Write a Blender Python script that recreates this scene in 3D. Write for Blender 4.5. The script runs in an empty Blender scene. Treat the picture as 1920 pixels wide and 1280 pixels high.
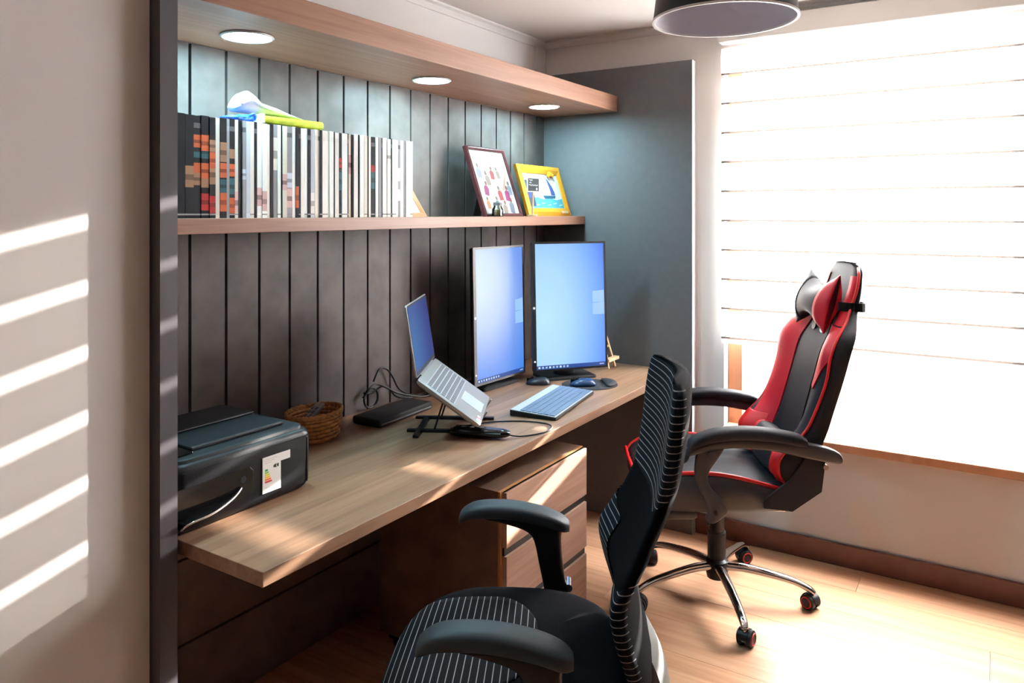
import bpy, math, random
from mathutils import Vector, Matrix
random.seed(7)
PI = math.pi
S = bpy.context.scene
COL = S.collection

# ------------------------------------------------------------------ camera
TH = math.atan(909 / 1417)
cam_d = bpy.data.cameras.new('camera')
cam = bpy.data.objects.new('camera', cam_d)
COL.objects.link(cam)
cam.location = (0, 0, 1.465)
cam.rotation_euler = (PI / 2, 0, TH - PI / 2)
cam_d.sensor_width = 36
cam_d.lens = 36 * 1417 / 1920
cam_d.shift_y = -240 / 1920
cam_d.clip_start = 0.05
S.camera = cam

# ------------------------------------------------------------------ world, sun, exposure
W = bpy.data.worlds.new('world')
S.world = W
W.use_nodes = True
bg = W.node_tree.nodes['Background']
bg.inputs[0].default_value = (0.93, 0.97, 1.0, 1)
bg.inputs[1].default_value = 80.0
sd = bpy.data.lights.new('sun', 'SUN')
sd.energy = 55
sd.angle = math.radians(0.6)
sd.color = (1.0, 0.93, 0.84)
sun = bpy.data.objects.new('sun', sd)
COL.objects.link(sun)
sun.location = (6, -1, 4)
sun.rotation_euler = Vector((-1, 0.262, -0.247)).to_track_quat('-Z', 'Y').to_euler()
VS = S.view_settings
VS.view_transform = 'Standard'
VS.look = 'None'
VS.exposure = 0.12
VS.gamma = 1.0
VS.use_curve_mapping = False
try:
    S.cycles.use_denoising = True
    S.cycles.max_bounces = 10
    S.cycles.diffuse_bounces = 6
    S.cycles.transparent_max_bounces = 16
    S.cycles.sample_clamp_indirect = 8
    S.cycles.caustics_reflective = False
    S.cycles.caustics_refractive = False
except Exception:
    pass

# ------------------------------------------------------------------ materials
MATS = {}
def new_mat(name):
    m = bpy.data.materials.new(name)
    m.use_nodes = True
    MATS[name] = m
    nt = m.node_tree
    return m, nt, nt.nodes['Principled BSDF']
def link(nt, a, b):
    nt.links.new(a, b)
def node(nt, t, **kw):
    n = nt.nodes.new(t)
    for k, v in kw.items():
        setattr(n, k, v)
    return n
def plain(name, c, rough=0.5, metal=0.0, spec=0.5, bump=0.0, bscale=80, vary=0.0, coat=0.0, sheen=0.0):
    m, nt, b = new_mat(name)
    b.inputs['Base Color'].default_value = (*c, 1)
    b.inputs['Roughness'].default_value = rough
    b.inputs['Metallic'].default_value = metal
    b.inputs['Specular IOR Level'].default_value = spec
    b.inputs['Coat Weight'].default_value = coat
    b.inputs['Sheen Weight'].default_value = sheen
    if bump or vary:
        tc = node(nt, 'ShaderNodeTexCoord')
        nz = node(nt, 'ShaderNodeTexNoise')
        nz.inputs['Scale'].default_value = bscale
        nz.inputs['Detail'].default_value = 4
        link(nt, tc.outputs['Object'], nz.inputs['Vector'])
        if bump:
            bp = node(nt, 'ShaderNodeBump')
            bp.inputs['Strength'].default_value = bump
            bp.inputs['Distance'].default_value = 0.004
            link(nt, nz.outputs['Fac'], bp.inputs['Height'])
            link(nt, bp.outputs['Normal'], b.inputs['Normal'])
        if vary:
            r = node(nt, 'ShaderNodeValToRGB')
            r.color_ramp.elements[0].position = 0.3
            r.color_ramp.elements[1].position = 0.7
            r.color_ramp.elements[0].color = (*[max(0, x * (1 - vary)) for x in c], 1)
            r.color_ramp.elements[1].color = (*[min(1, x * (1 + vary)) for x in c], 1)
            link(nt, nz.outputs['Fac'], r.inputs['Fac'])
            link(nt, r.outputs['Color'], b.inputs['Base Color'])
    return m
def wood(name, dark, light, grain=(1.2, 26, 26), rough=0.42, stave=None, spec=0.4, per_object=0.0):
    """laminate wood: stretched noise grain, optional staves (axis index, width)"""
    m, nt, b = new_mat(name)
    b.inputs['Roughness'].default_value = rough
    b.inputs['Specular IOR Level'].default_value = spec
    tc = node(nt, 'ShaderNodeTexCoord')
    vec = tc.outputs['Object']
    if per_object:
        oi = node(nt, 'ShaderNodeObjectInfo')
        sc_ = node(nt, 'ShaderNodeMath', operation='MULTIPLY')
        sc_.inputs[1].default_value = 31.7
        link(nt, oi.outputs['Random'], sc_.inputs[0])
        av = node(nt, 'ShaderNodeVectorMath', operation='ADD')
        link(nt, vec, av.inputs[0])
        link(nt, sc_.outputs[0], av.inputs[1])
        vec = av.outputs[0]
    stv = None
    if stave:
        sx = node(nt, 'ShaderNodeSeparateXYZ')
        link(nt, vec, sx.inputs[0])
        dv = node(nt, 'ShaderNodeMath', operation='DIVIDE')
        link(nt, sx.outputs[stave[0]], dv.inputs[0])
        dv.inputs[1].default_value = stave[1]
        fl = node(nt, 'ShaderNodeMath', operation='FLOOR')
        link(nt, dv.outputs[0], fl.inputs[0])
        wn = node(nt, 'ShaderNodeTexWhiteNoise', noise_dimensions='1D')
        link(nt, fl.outputs[0], wn.inputs['W'])
        stv = wn
        ad = node(nt, 'ShaderNodeVectorMath', operation='ADD')
        link(nt, vec, ad.inputs[0])
        link(nt, wn.outputs['Color'], ad.inputs[1])
        vec = ad.outputs[0]
    mp = node(nt, 'ShaderNodeMapping')
    mp.inputs['Scale'].default_value = grain
    link(nt, vec, mp.inputs['Vector'])
    n1 = node(nt, 'ShaderNodeTexNoise')
    n1.inputs['Scale'].default_value = 1.0
    n1.inputs['Detail'].default_value = 8
    n1.inputs['Roughness'].default_value = 0.65
    n1.inputs['Distortion'].default_value = 0.6
    link(nt, mp.outputs[0], n1.inputs['Vector'])
    r = node(nt, 'ShaderNodeValToRGB')
    r.color_ramp.elements[0].position = 0.28
    r.color_ramp.elements[1].position = 0.72
    r.color_ramp.elements[0].color = (*dark, 1)
    r.color_ramp.elements[1].color = (*light, 1)
    link(nt, n1.outputs['Fac'], r.inputs['Fac'])
    out = r.outputs['Color']
    src = stv.outputs['Value'] if stv else None
    if per_object:
        src = oi.outputs['Random']
    if src is not None:
        mr = node(nt, 'ShaderNodeMapRange')
        amt = per_object or 0.14
        mr.inputs['To Min'].default_value = 1 - amt
        mr.inputs['To Max'].default_value = 1 + amt
        link(nt, src, mr.inputs['Value'])
        hs = node(nt, 'ShaderNodeHueSaturation')
        link(nt, mr.outputs[0], hs.inputs['Value'])
        link(nt, out, hs.inputs['Color'])
        out = hs.outputs['Color']
    link(nt, out, b.inputs['Base Color'])
    bp = node(nt, 'ShaderNodeBump')
    bp.inputs['Strength'].default_value = 0.06
    bp.inputs['Distance'].default_value = 0.002
    link(nt, n1.outputs['Fac'], bp.inputs['Height'])
    link(nt, bp.outputs['Normal'], b.inputs['Normal'])
    return m
def stripes(name, axis, period, width, base, line):
    """dark woven cloth with thin pale lines every `period` metres along a local axis"""
    m, nt, b = new_mat(name)
    b.inputs['Roughness'].default_value = 0.85
    b.inputs['Specular IOR Level'].default_value = 0.08
    tc = node(nt, 'ShaderNodeTexCoord')
    sx = node(nt, 'ShaderNodeSeparateXYZ')
    link(nt, tc.outputs['Object'], sx.inputs[0])
    dv = node(nt, 'ShaderNodeMath', operation='DIVIDE')
    dv.inputs[1].default_value = period
    link(nt, sx.outputs[axis], dv.inputs[0])
    fr = node(nt, 'ShaderNodeMath', operation='FRACT')
    link(nt, dv.outputs[0], fr.inputs[0])
    lt = node(nt, 'ShaderNodeMath', operation='LESS_THAN')
    lt.inputs[1].default_value = width
    link(nt, fr.outputs[0], lt.inputs[0])
    mx = node(nt, 'ShaderNodeMix', data_type='RGBA')
    mx.inputs[6].default_value = (*base, 1)
    mx.inputs[7].default_value = (*line, 1)
    link(nt, lt.outputs[0], mx.inputs[0])
    link(nt, mx.outputs[2], b.inputs['Base Color'])
    return m
def emis(name, c, s):
    m, nt, b = new_mat(name)
    b.inputs['Base Color'].default_value = (*c, 1)
    b.inputs['Emission Color'].default_value = (*c, 1)
    b.inputs['Emission Strength'].default_value = s
    return m
def vcol(name, rough=0.5, spec=0.4, emit=0.0):
    m, nt, b = new_mat(name)
    b.inputs['Roughness'].default_value = rough
    b.inputs['Specular IOR Level'].default_value = spec
    at = node(nt, 'ShaderNodeAttribute', attribute_name='Col')
    if not emit:
        link(nt, at.outputs['Color'], b.inputs['Base Color'])
    else:
        b.inputs['Base Color'].default_value = (0.01, 0.01, 0.015, 1)
    if emit:
        link(nt, at.outputs['Color'], b.inputs['Emission Color'])
        b.inputs['Emission Strength'].default_value = emit
    return m

M_white = plain('wall_paint', (0.84, 0.825, 0.82), 0.8, spec=0.2, bump=0.05, bscale=300)
M_rear = plain('warm_grey_paint', (0.07, 0.06, 0.055), 0.8, spec=0.2)
M_ceil = plain('ceiling_paint', (0.78, 0.76, 0.74), 0.85, spec=0.2)
M_trim = plain('trim_paint', (0.82, 0.81, 0.80), 0.5)
M_plank = plain('concrete_laminate', (0.100, 0.084, 0.080), 0.50, spec=0.26, vary=0.30, bscale=9, bump=0.03)
M_groove = plain('groove_black', (0.004, 0.004, 0.005), 0.7, spec=0.2)
M_greypanel = plain('grey_melamine', (0.150, 0.155, 0.165), 0.5, spec=0.4, vary=0.05, bscale=30)
M_edge = plain('pale_edge_band', (0.55, 0.56, 0.57), 0.45)
M_darkpanel = plain('dark_melamine', (0.085, 0.078, 0.092), 0.45, spec=0.4)
M_desk = wood('desk_oak', (0.165, 0.090, 0.052), (0.34, 0.205, 0.130), (1.6, 30, 30), 0.38, stave=(1, 0.088))
M_shelf = wood('shelf_oak', (0.23, 0.112, 0.072), (0.37, 0.205, 0.138), (1.4, 40, 40), 0.42)
M_drawer = wood('drawer_oak', (0.34, 0.200, 0.145), (0.52, 0.345, 0.265), (1.5, 6, 40), 0.4)
M_drawer_side = plain('brown_melamine', (0.165, 0.100, 0.068), 0.5, vary=0.22, bscale=11)
M_drawer_edge = plain('orange_edge_band', (0.42, 0.20, 0.07), 0.5)
M_low = plain('low_board_laminate', (0.19, 0.140, 0.118), 0.45, vary=0.22, bscale=7)
M_floor = wood('floor_oak', (0.40, 0.190, 0.100), (0.66, 0.385, 0.235), (22, 0.9, 22), 0.30, per_object=0.10, spec=0.5)
M_subfloor = plain('subfloor', (0.06, 0.035, 0.02), 0.8)
M_basewood = plain('baseboard_wood', (0.115, 0.045, 0.032), 0.4, vary=0.15, bscale=20)
M_framewood = wood('window_frame_wood', (0.50, 0.24, 0.13), (0.62, 0.33, 0.19), (20, 20, 2), 0.4)
M_black = plain('black_plastic', (0.009, 0.009, 0.011), 0.40, spec=0.3)
M_blackmatte = plain('black_matte', (0.010, 0.010, 0.012), 0.62, spec=0.35, bump=0.05, bscale=400)
M_printer = plain('printer_plastic', (0.008, 0.008, 0.011), 0.40, spec=0.22)
M_printer_top = plain('printer_lid_plastic', (0.012, 0.018, 0.022), 0.45, spec=0.25)
M_gloss = plain('gloss_black', (0.006, 0.006, 0.007), 0.12, spec=0.6)
M_chrome = plain('chrome', (0.80, 0.80, 0.82), 0.10, 1.0)
M_silver = plain('laptop_silver', (0.34, 0.32, 0.315), 0.42, 0.45)
M_bezel = plain('grey_bezel', (0.16, 0.16, 0.17), 0.5)
M_alu = plain('keyboard_silver', (0.62, 0.66, 0.72), 0.35, 0.4)
M_key = plain('laptop_key', (0.16, 0.155, 0.165), 0.45)
M_key_blue = plain('keyboard_key', (0.14, 0.20, 0.32), 0.42)
M_fabric = plain('black_mesh_cloth', (0.004, 0.004, 0.006), 0.95, spec=0.05, bump=0.2, bscale=700)
M_armpad = plain('arm_pad_rubber', (0.030, 0.041, 0.052), 0.5, spec=0.3)
M_shellgrey = plain('grey_shell_plastic', (0.17, 0.185, 0.185), 0.5)
M_stripeZ = stripes('pinstripe_back', 2, 0.0135, 0.13, (0.007, 0.010, 0.017), (0.36, 0.36, 0.38))
M_stripeY = stripes('pinstripe_seat', 1, 0.0150, 0.12, (0.008, 0.008, 0.011), (0.36, 0.35, 0.36))
M_red = plain('red_leatherette', (0.46, 0.008, 0.020), 0.48, spec=0.3, bump=0.08, bscale=60)
M_redpipe = plain('red_piping', (0.62, 0.015, 0.018), 0.4)
M_pu = plain('black_leatherette', (0.020, 0.019, 0.024), 0.58, spec=0.14, bump=0.08, bscale=60)
M_pugrey = plain('grey_leatherette', (0.045, 0.045, 0.050), 0.42)
M_shade_out = plain('lamp_black', (0.012, 0.009, 0.010), 0.5)
M_shade_in = plain('lamp_inside_grey', (0.62, 0.62, 0.70), 0.6)
M_rim = plain('lamp_rim_white', (0.85, 0.85, 0.85), 0.4)
M_led = emis('led_diffuser', (0.52, 0.90, 1.0), 225.0)
M_dlrim = plain('downlight_rim', (0.85, 0.88, 0.9), 0.35)
M_burg = plain('burgundy_frame', (0.085, 0.018, 0.022), 0.28, spec=0.6)
M_yellow = wood('yellow_frame_wood', (0.52, 0.22, 0.010), (0.66, 0.32, 0.018), (4, 12, 12), 0.4)
M_bookwood = wood('small_frame_wood', (0.30, 0.10, 0.03), (0.42, 0.16, 0.05), (8, 8, 30), 0.4)
M_pine = plain('pale_pine', (0.62, 0.42, 0.25), 0.5, vary=0.12, bscale=40)
M_chalk = plain('chalkboard', (0.012, 0.020, 0.025), 0.7)
M_chalkw = plain('chalk_white', (0.8, 0.8, 0.8), 0.8)
M_paper = plain('white_paper', (0.80, 0.80, 0.80), 0.6)
M_print = vcol('colour_print', 0.5)
M_mag = vcol('magazine_print', 0.6, 0.12)
M_foam = plain('yellow_green_foam', (0.50, 0.62, 0.02), 0.7, vary=0.25, bscale=30)
M_blue = plain('blue_plastic_bag', (0.02, 0.12, 0.55), 0.3, vary=0.6, bscale=60)
M_cloth = plain('white_cloth', (0.88, 0.88, 0.88), 0.85, bump=0.15, bscale=50)
M_wicker = plain('wicker', (0.42, 0.19, 0.055), 0.55, vary=0.3, bscale=90)
M_navy = plain('navy_plastic', (0.02, 0.03, 0.10), 0.35)
M_mouse = plain('mouse_plastic', (0.018, 0.022, 0.032), 0.35)
M_mouseblue = plain('blue_mouse_plastic', (0.015, 0.05, 0.14), 0.25)
M_pad = plain('mouse_pad_cloth', (0.030, 0.028, 0.032), 0.8)
M_outdoor = plain('window_glass_frame', (0.8, 0.8, 0.8), 0.5)

# glass pane
m, nt, b = new_mat('window_glass')
nt.nodes.remove(b)
g1 = node(nt, 'ShaderNodeBsdfTransparent')
g2 = node(nt, 'ShaderNodeBsdfGlossy')
g2.inputs['Roughness'].default_value = 0.02
mx = node(nt, 'ShaderNodeMixShader')
mx.inputs[0].default_value = 0.05
link(nt, g1.outputs[0], mx.inputs[1])
link(nt, g2.outputs[0], mx.inputs[2])
link(nt, mx.outputs[0], nt.nodes['Material Output'].inputs[0])
M_glass = m
# jar glass
m, nt, b = new_mat('jar_glass')
nt.nodes.remove(b)
g1 = node(nt, 'ShaderNodeBsdfTransparent')
g1.inputs[0].default_value = (0.92, 0.95, 0.92, 1)
g2 = node(nt, 'ShaderNodeBsdfGlossy')
g2.inputs['Roughness'].default_value = 0.05
fr = node(nt, 'ShaderNodeFresnel')
fr.inputs[0].default_value = 1.6
mx = node(nt, 'ShaderNodeMixShader')
link(nt, fr.outputs[0], mx.inputs[0])
link(nt, g1.outputs[0], mx.inputs[1])
link(nt, g2.outputs[0], mx.inputs[2])
link(nt, mx.outputs[0], nt.nodes['Material Output'].inputs[0])
M_jar = m
# blind cloth: lets part of the daylight straight through, scatters the rest
def blind_cloth(name, trans, col):
    m, nt, b = new_mat(name)
    nt.nodes.remove(b)
    t = node(nt, 'ShaderNodeBsdfTransparent')
    tl = node(nt, 'ShaderNodeBsdfTranslucent')
    tl.inputs[0].default_value = (*col, 1)
    df = node(nt, 'ShaderNodeBsdfDiffuse')
    df.inputs[0].default_value = (*col, 1)
    a = node(nt, 'ShaderNodeMixShader')
    a.inputs[0].default_value = 0.45
    link(nt, tl.outputs[0], a.inputs[1])
    link(nt, df.outputs[0], a.inputs[2])
    c = node(nt, 'ShaderNodeMixShader')
    c.inputs[0].default_value = trans
    link(nt, a.outputs[0], c.inputs[1])
    link(nt, t.outputs[0], c.inputs[2])
    link(nt, c.outputs[0], nt.nodes['Material Output'].inputs[0])
    return m
M_blind = blind_cloth('blind_cloth', 0.05, (0.92, 0.90, 0.88))
M_blind_seam = blind_cloth('blind_seam_cloth', 0.0, (0.30, 0.27, 0.25))

# ------------------------------------------------------------------ mesh helpers
class MB:
    def __init__(s):
        s.v = []
        s.f = []
        s.c = []          # optional face colours
    def add(s, vs, fs, col=None):
        k = len(s.v)
        s.v += [tuple(p) for p in vs]
        for f in fs:
            s.f.append(tuple(i + k for i in f))
            s.c.append(col)
        return s
    def box(s, x0, x1, y0, y1, z0, z1, col=None):
        vs = [(x, y, z) for z in (z0, z1) for y in (y0, y1) for x in (x0, x1)]
        return s.add(vs, [(0, 2, 3, 1), (4, 5, 7, 6), (0, 1, 5, 4), (2, 6, 7, 3), (0, 4, 6, 2), (1, 3, 7, 5)], col)
    def bar(s, p0, p1, w, h, upv=(0, 0, 1), col=None):
        p0, p1 = Vector(p0), Vector(p1)
        d = (p1 - p0).normalized()
        u = Vector(upv)
        sd_ = d.cross(u).normalized()
        u = sd_.cross(d)
        vs = []
        for p in (p0, p1):
            for a, b_ in ((-1, -1), (1, -1), (1, 1), (-1, 1)):
                vs.append(p + sd_ * a * w / 2 + u * b_ * h / 2)
        return s.add(vs, [(3, 2, 1, 0), (4, 5, 6, 7), (0, 1, 5, 4), (1, 2, 6, 5), (2, 3, 7, 6), (3, 0, 4, 7)], col)
    def loft(s, rings, caps=True, closed=True, loop=False, col=None):
        n = len(rings[0])
        vs = [p for r in rings for p in r]
        fs = []
        m_ = n if closed else n - 1
        R = len(rings)
        for i in range(R if loop else R - 1):
            for j in range(m_):
                a = i * n + j
                b_ = i * n + (j + 1) % n
                c = ((i + 1) % R) * n + (j + 1) % n
                d = ((i + 1) % R) * n + j
                fs.append((a, b_, c, d))
        if caps and closed and not loop:
            fs.append(tuple(range(n - 1, -1, -1)))
            fs.append(tuple((R - 1) * n + j for j in range(n)))
        return s.add(vs, fs, col)
    def lathe(s, prof, n=32, c=(0, 0, 0), loop=False, caps=True):
        rings = [[(c[0] + r * math.cos(2 * PI * k / n), c[1] + r * math.sin(2 * PI * k / n), c[2] + z) for k in range(n)] for r, z in prof]
        return s.loft(rings, caps=caps, loop=loop)
    def cyl(s, p0, p1, r0, r1=None, n=16):
        return s.tube([p0, p1], [r0, r0 if r1 is None else r1], n)
    def tube(s, path, r, n=8, caps=True, loop=False, flat=1.0):
        P = [Vector(p) for p in path]
        rr = r if isinstance(r, (list, tuple)) else [r] * len(P)
        rings = []
        up = None
        for i, p in enumerate(P):
            a = P[i - 1] if (i > 0 or loop) else P[i]
            b_ = P[(i + 1) % len(P)] if (i < len(P) - 1 or loop) else P[i]
            d = (b_ - a).normalized()
            if up is None:
                up = Vector((0, 0, 1)) if abs(d.z) < 0.9 else Vector((1, 0, 0))
            sd_ = d.cross(up).normalized()
            up = sd_.cross(d).normalized()
            rings.append([p + sd_ * rr[i] * math.cos(2 * PI * k / n) + up * rr[i] * flat * math.sin(2 * PI * k / n) for k in range(n)])
        return s.loft(rings, caps=caps, loop=loop)
    def grid(s, fn, nu, nv, col=None):
        vs = [fn(i / nu, j / nv) for j in range(nv + 1) for i in range(nu + 1)]
        fs = [(j * (nu + 1) + i, j * (nu + 1) + i + 1, (j + 1) * (nu + 1) + i + 1, (j + 1) * (nu + 1) + i) for j in range(nv) for i in range(nu)]
        return s.add(vs, fs, col)
    def sheet(s, fn, nu, nv, off, col=None):
        """closed slab: fn(u,v)->point, off(u,v)->offset vector for the other side"""
        A = [[Vector(fn(i / nu, j / nv)) for i in range(nu + 1)] for j in range(nv + 1)]
        B = [[A[j][i] + Vector(off(i / nu, j / nv)) for i in range(nu + 1)] for j in range(nv + 1)]
        N = (nu + 1) * (nv + 1)
        vs = [p for r in A for p in r] + [p for r in B for p in r]
        I = lambda i, j: j * (nu + 1) + i
        fs = []
        for j in range(nv):
            for i in range(nu):
                q = (I(i, j), I(i + 1, j), I(i + 1, j + 1), I(i, j + 1))
                fs.append(q)
                fs.append(tuple(N + k for k in reversed(q)))
        for i in range(nu):
            fs.append((I(i + 1, 0), I(i, 0), N + I(i, 0), N + I(i + 1, 0)))
            fs.append((I(i, nv), I(i + 1, nv), N + I(i + 1, nv), N + I(i, nv)))
        for j in range(nv):
            fs.append((I(0, j), I(0, j + 1), N + I(0, j + 1), N + I(0, j)))
            fs.append((I(nu, j + 1), I(nu, j), N + I(nu, j), N + I(nu, j + 1)))
        return s.add(vs, fs, col)
    def xf(s, mtx):
        s.v = [tuple(mtx @ Vector(p)) for p in s.v]
        return s
    def mesh(s, name, mat):
        me = bpy.data.meshes.new(name)
        me.from_pydata(s.v, [], s.f)
        if any(c is not None for c in s.c):
            at = me.color_attributes.new('Col', 'FLOAT_COLOR', 'CORNER')
            k = 0
            for p, c in zip(me.polygons, s.c):
                c = c or (0.02, 0.02, 0.02)
                for li in p.loop_indices:
                    at.data[li].color = (*c, 1)
        me.validate()
        import bmesh
        bm = bmesh.new()
        bm.from_mesh(me)
        bmesh.ops.recalc_face_normals(bm, faces=bm.faces)
        bm.to_mesh(me)
        bm.free()
        me.materials.append(mat)
        return me
    def build(s, name, mat, parent=None, smooth=False, bevel=0.0, subsurf=0, seg=2):
        me = s.mesh(name, mat)
        if smooth:
            for p in me.polygons:
                p.use_smooth = True
            if smooth == 'auto':
                me.set_sharp_from_angle(angle=math.radians(40))
        o = bpy.data.objects.new(name, me)
        COL.objects.link(o)
        if parent is not None:
            o.parent = parent
        if bevel:
            b_ = o.modifiers.new('bevel', 'BEVEL')
            b_.width = bevel
            b_.segments = seg
            b_.limit_method = 'ANGLE'
        if subsurf:
            b_ = o.modifiers.new('subsurf', 'SUBSURF')
            b_.levels = subsurf
            b_.render_levels = subsurf
        return o
def tag(o, label, cat, group=None):
    o['label'] = label
    o['category'] = cat
    if group:
        o['group'] = group
    return o
def structure(o, label=None):
    o['kind'] = 'structure'
    if label:
        o['label'] = label
    return o
def thing(name, label, cat, loc=(0, 0, 0), rz=0.0, group=None):
    o = bpy.data.objects.new(name, None)
    COL.objects.link(o)
    o.empty_display_size = 0.1
    o.location = loc
    o.rotation_euler = (0, 0, rz)
    return tag(o, label, cat, group)
def copy_part(src, parent, loc=None, rot=None):
    c = src.copy()
    COL.objects.link(c)
    c.parent = parent
    if loc is not None:
        c.location = loc
    if rot is not None:
        c.rotation_euler = rot
    return c
def interp(tab, t):
    if t <= tab[0][0]:
        return tab[0][1]
    for (a, x), (b_, y) in zip(tab, tab[1:]):
        if t <= b_:
            k = (t - a) / (b_ - a)
            k = k * k * (3 - 2 * k) if False else k
            return x + (y - x) * k
    return tab[-1][1]
def smooth_tab(tab, n=4):
    """Catmull-Rom densified table"""
    out = []
    for i in range(len(tab) - 1):
        p0 = tab[max(i - 1, 0)]
        p1, p2 = tab[i], tab[i + 1]
        p3 = tab[min(i + 2, len(tab) - 1)]
        for k in range(n):
            t = k / n
            q = []
            for a, b_, c, d in zip(p0, p1, p2, p3):
                q.append(0.5 * (2 * b_ + (c - a) * t + (2 * a - 5 * b_ + 4 * c - d) * t * t + (3 * b_ - a - 3 * c + d) * t ** 3))
            out.append(tuple(q))
    out.append(tuple(tab[-1]))
    return out
def sell(t, a, b_, p):
    """superellipse point"""
    c, s_ = math.cos(t), math.sin(t)
    return a * math.copysign(abs(c) ** (2 / p), c), b_ * math.copysign(abs(s_) ** (2 / p), s_)

# ------------------------------------------------------------------ setting
YB = 1.95          # face of the wall planks
XR = 3.392         # right wall
ZC = 2.346         # ceiling
X0, Y0 = -2.0, -2.4
ZD = 0.745         # desk top

fl = structure(MB().box(X0, XR + 0.3, Y0, 2.2, -0.12, -0.012).build('floor', M_subfloor))
pw = 0.192
row = 0
x = X0
plank_meshes = {}
while x < XR:
    w = min(pw, XR - x)
    y = Y0 - random.random() * 1.2
    while y < 1.965:
        a, b_ = max(y, Y0), min(y + 1.28, 1.965)
        if b_ - a > 0.02:
            L = round(b_ - a, 3)
            key = (L, round(w, 3))
            if key not in plank_meshes:
                plank_meshes[key] = MB().box(0.0008, w - 0.0008, 0.0008, L - 0.0008, -0.012, 0).mesh('floor_plank', M_floor)
            o = bpy.data.objects.new('floor_plank', plank_meshes[key])
            COL.objects.link(o)
            o.parent = fl
            o.location = (x, a, 0)
        y += 1.28
    x += pw

# back wall: white wall with planks and boards fixed on it
wb = structure(MB().box(0.9, XR + 0.2, YB + 0.034, YB + 0.2, 0, ZC).build('wall_back', M_white))
gx = 1.327
gp = 0.1214
gw = 0.0095
MB().box(0.992, 3.342, YB + 0.026, YB + 0.034, 0.0, 1.955).build('groove_backing', M_groove, wb)
edges = [0.992] + [gx + gp * k for k in range(-2, 17) if 0.992 < gx + gp * k < 3.335] + [3.342]
for a, b_ in zip(edges, edges[1:]):
    if b_ - a < 0.02:
        continue
    MB().box(a + (gw / 2 if a > 1 else 0), b_ - (gw / 2 if b_ < 3.34 else 0), YB, YB + 0.027, 0.722, 1.954).build('wall_plank', M_plank, wb)
for z0, z1 in ((0.0, 0.236), (0.236, 0.479), (0.479, 0.722)):
    MB().box(0.992, 3.342, YB, YB + 0.027, z0 + 0.004, z1 - 0.004).build('wall_board', M_low, wb)
MB().box(3.306, XR, YB + 0.018, YB + 0.0345, 2.03, 2.315).build('corner_casing', M_trim, wb)

# wall left of the desk niche, and the rest of the room shell
structure(MB().box(X0, 0.948, 1.535, 2.15, 0, ZC).build('wall_left_return', M_white))
structure(MB().box(X0 - 0.15, X0, Y0 - 0.15, 2.15, 0, ZC).build('wall_left', M_rear))
structure(MB().box(X0, XR + 0.2, Y0 - 0.15, Y0, 0, ZC).build('wall_front', M_rear))
structure(MB().box(X0 - 0.15, XR + 0.2, Y0 - 0.15, 2.2, ZC, ZC + 0.12).build('ceiling', M_ceil))

# right wall with the window opening
WY0, WY1, WZ0, WZ1 = -0.16, 1.037, 0.505, 2.21
wr = MB()
wr.box(XR, XR + 0.14, WY1, 2.15, 0, ZC)
wr.box(XR, XR + 0.14, Y0, WY0, 0, ZC)
wr.box(XR, XR + 0.14, WY0, WY1, 0, WZ0 - 0.03)
wr.box(XR, XR + 0.14, WY0, WY1, WZ1, ZC)
wr = structure(wr.build('wall_right', M_white))
win = bpy.data.objects.new('window_1', None)
COL.objects.link(win)
structure(win, 'tall wooden framed window behind the white striped blind')
MB().box(XR + 0.06, XR + 0.13, WY1 - 0.065, WY1 - 0.001, WZ0, WZ1).build('window_jamb', M_framewood, win, bevel=0.004)
MB().box(XR + 0.06, XR + 0.13, WY0 + 0.001, WY0 + 0.065, WZ0, WZ1).build('window_jamb', M_framewood, win, bevel=0.004)
MB().box(XR + 0.06, XR + 0.13, WY0 + 0.065, WY1 - 0.065, WZ1 - 0.07, WZ1 - 0.001).build('window_head', M_framewood, win, bevel=0.004)
MB().box(XR - 0.025, XR + 0.139, WY0 + 0.001, WY1 - 0.001, WZ0 - 0.029, WZ0 + 0.006).build('window_sill', M_framewood, win, bevel=0.004)
MB().box(XR + 0.09, XR + 0.096, WY0 + 0.065, WY1 - 0.065, WZ0 + 0.006, WZ1 - 0.07).build('pane', M_glass, win)

structure(MB().box(3.95, 4.07, -2.2, 3.0, -0.1, 0.98).build('wall_sun_block', M_white))  # invented outdoor wall, added to stop low sun coming in under the blind
structure(MB().box(XR + 0.30, 4.07, -2.2, 3.0, -0.2, -0.1).build('floor_added_slab', M_white))  # slab added to go with the invented sun-blocking wall
structure(MB().box(XR - 0.016, XR, Y0, 1.165, 0, 0.093).build('baseboard_right', M_basewood, bevel=0.004))
def cornice(name, p0, p1, n):
    # small stepped cove along a wall; n = inward normal
    p0, p1, n = Vector(p0), Vector(p1), Vector(n)
    prof = [(0, 0), (0.036, 0), (0.036, -0.008), (0.022, -0.014), (0.012, -0.026), (0.007, -0.034), (0, -0.034)]
    rings = [[p + n * a + Vector((0, 0, ZC + z)) for a, z in prof] for p in (p0, p1)]
    return structure(MB().loft(rings).build(name, M_trim))
cornice('trim_1', (0.948, YB + 0.034, 0), (XR, YB + 0.034, 0), (0, -1, 0))
cornice('trim_2', (XR, YB + 0.034, 0), (XR, Y0, 0), (-1, 0, 0))
cornice('trim_3', (X0, 1.535, 0), (0.948, 1.535, 0), (0, -1, 0))

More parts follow.
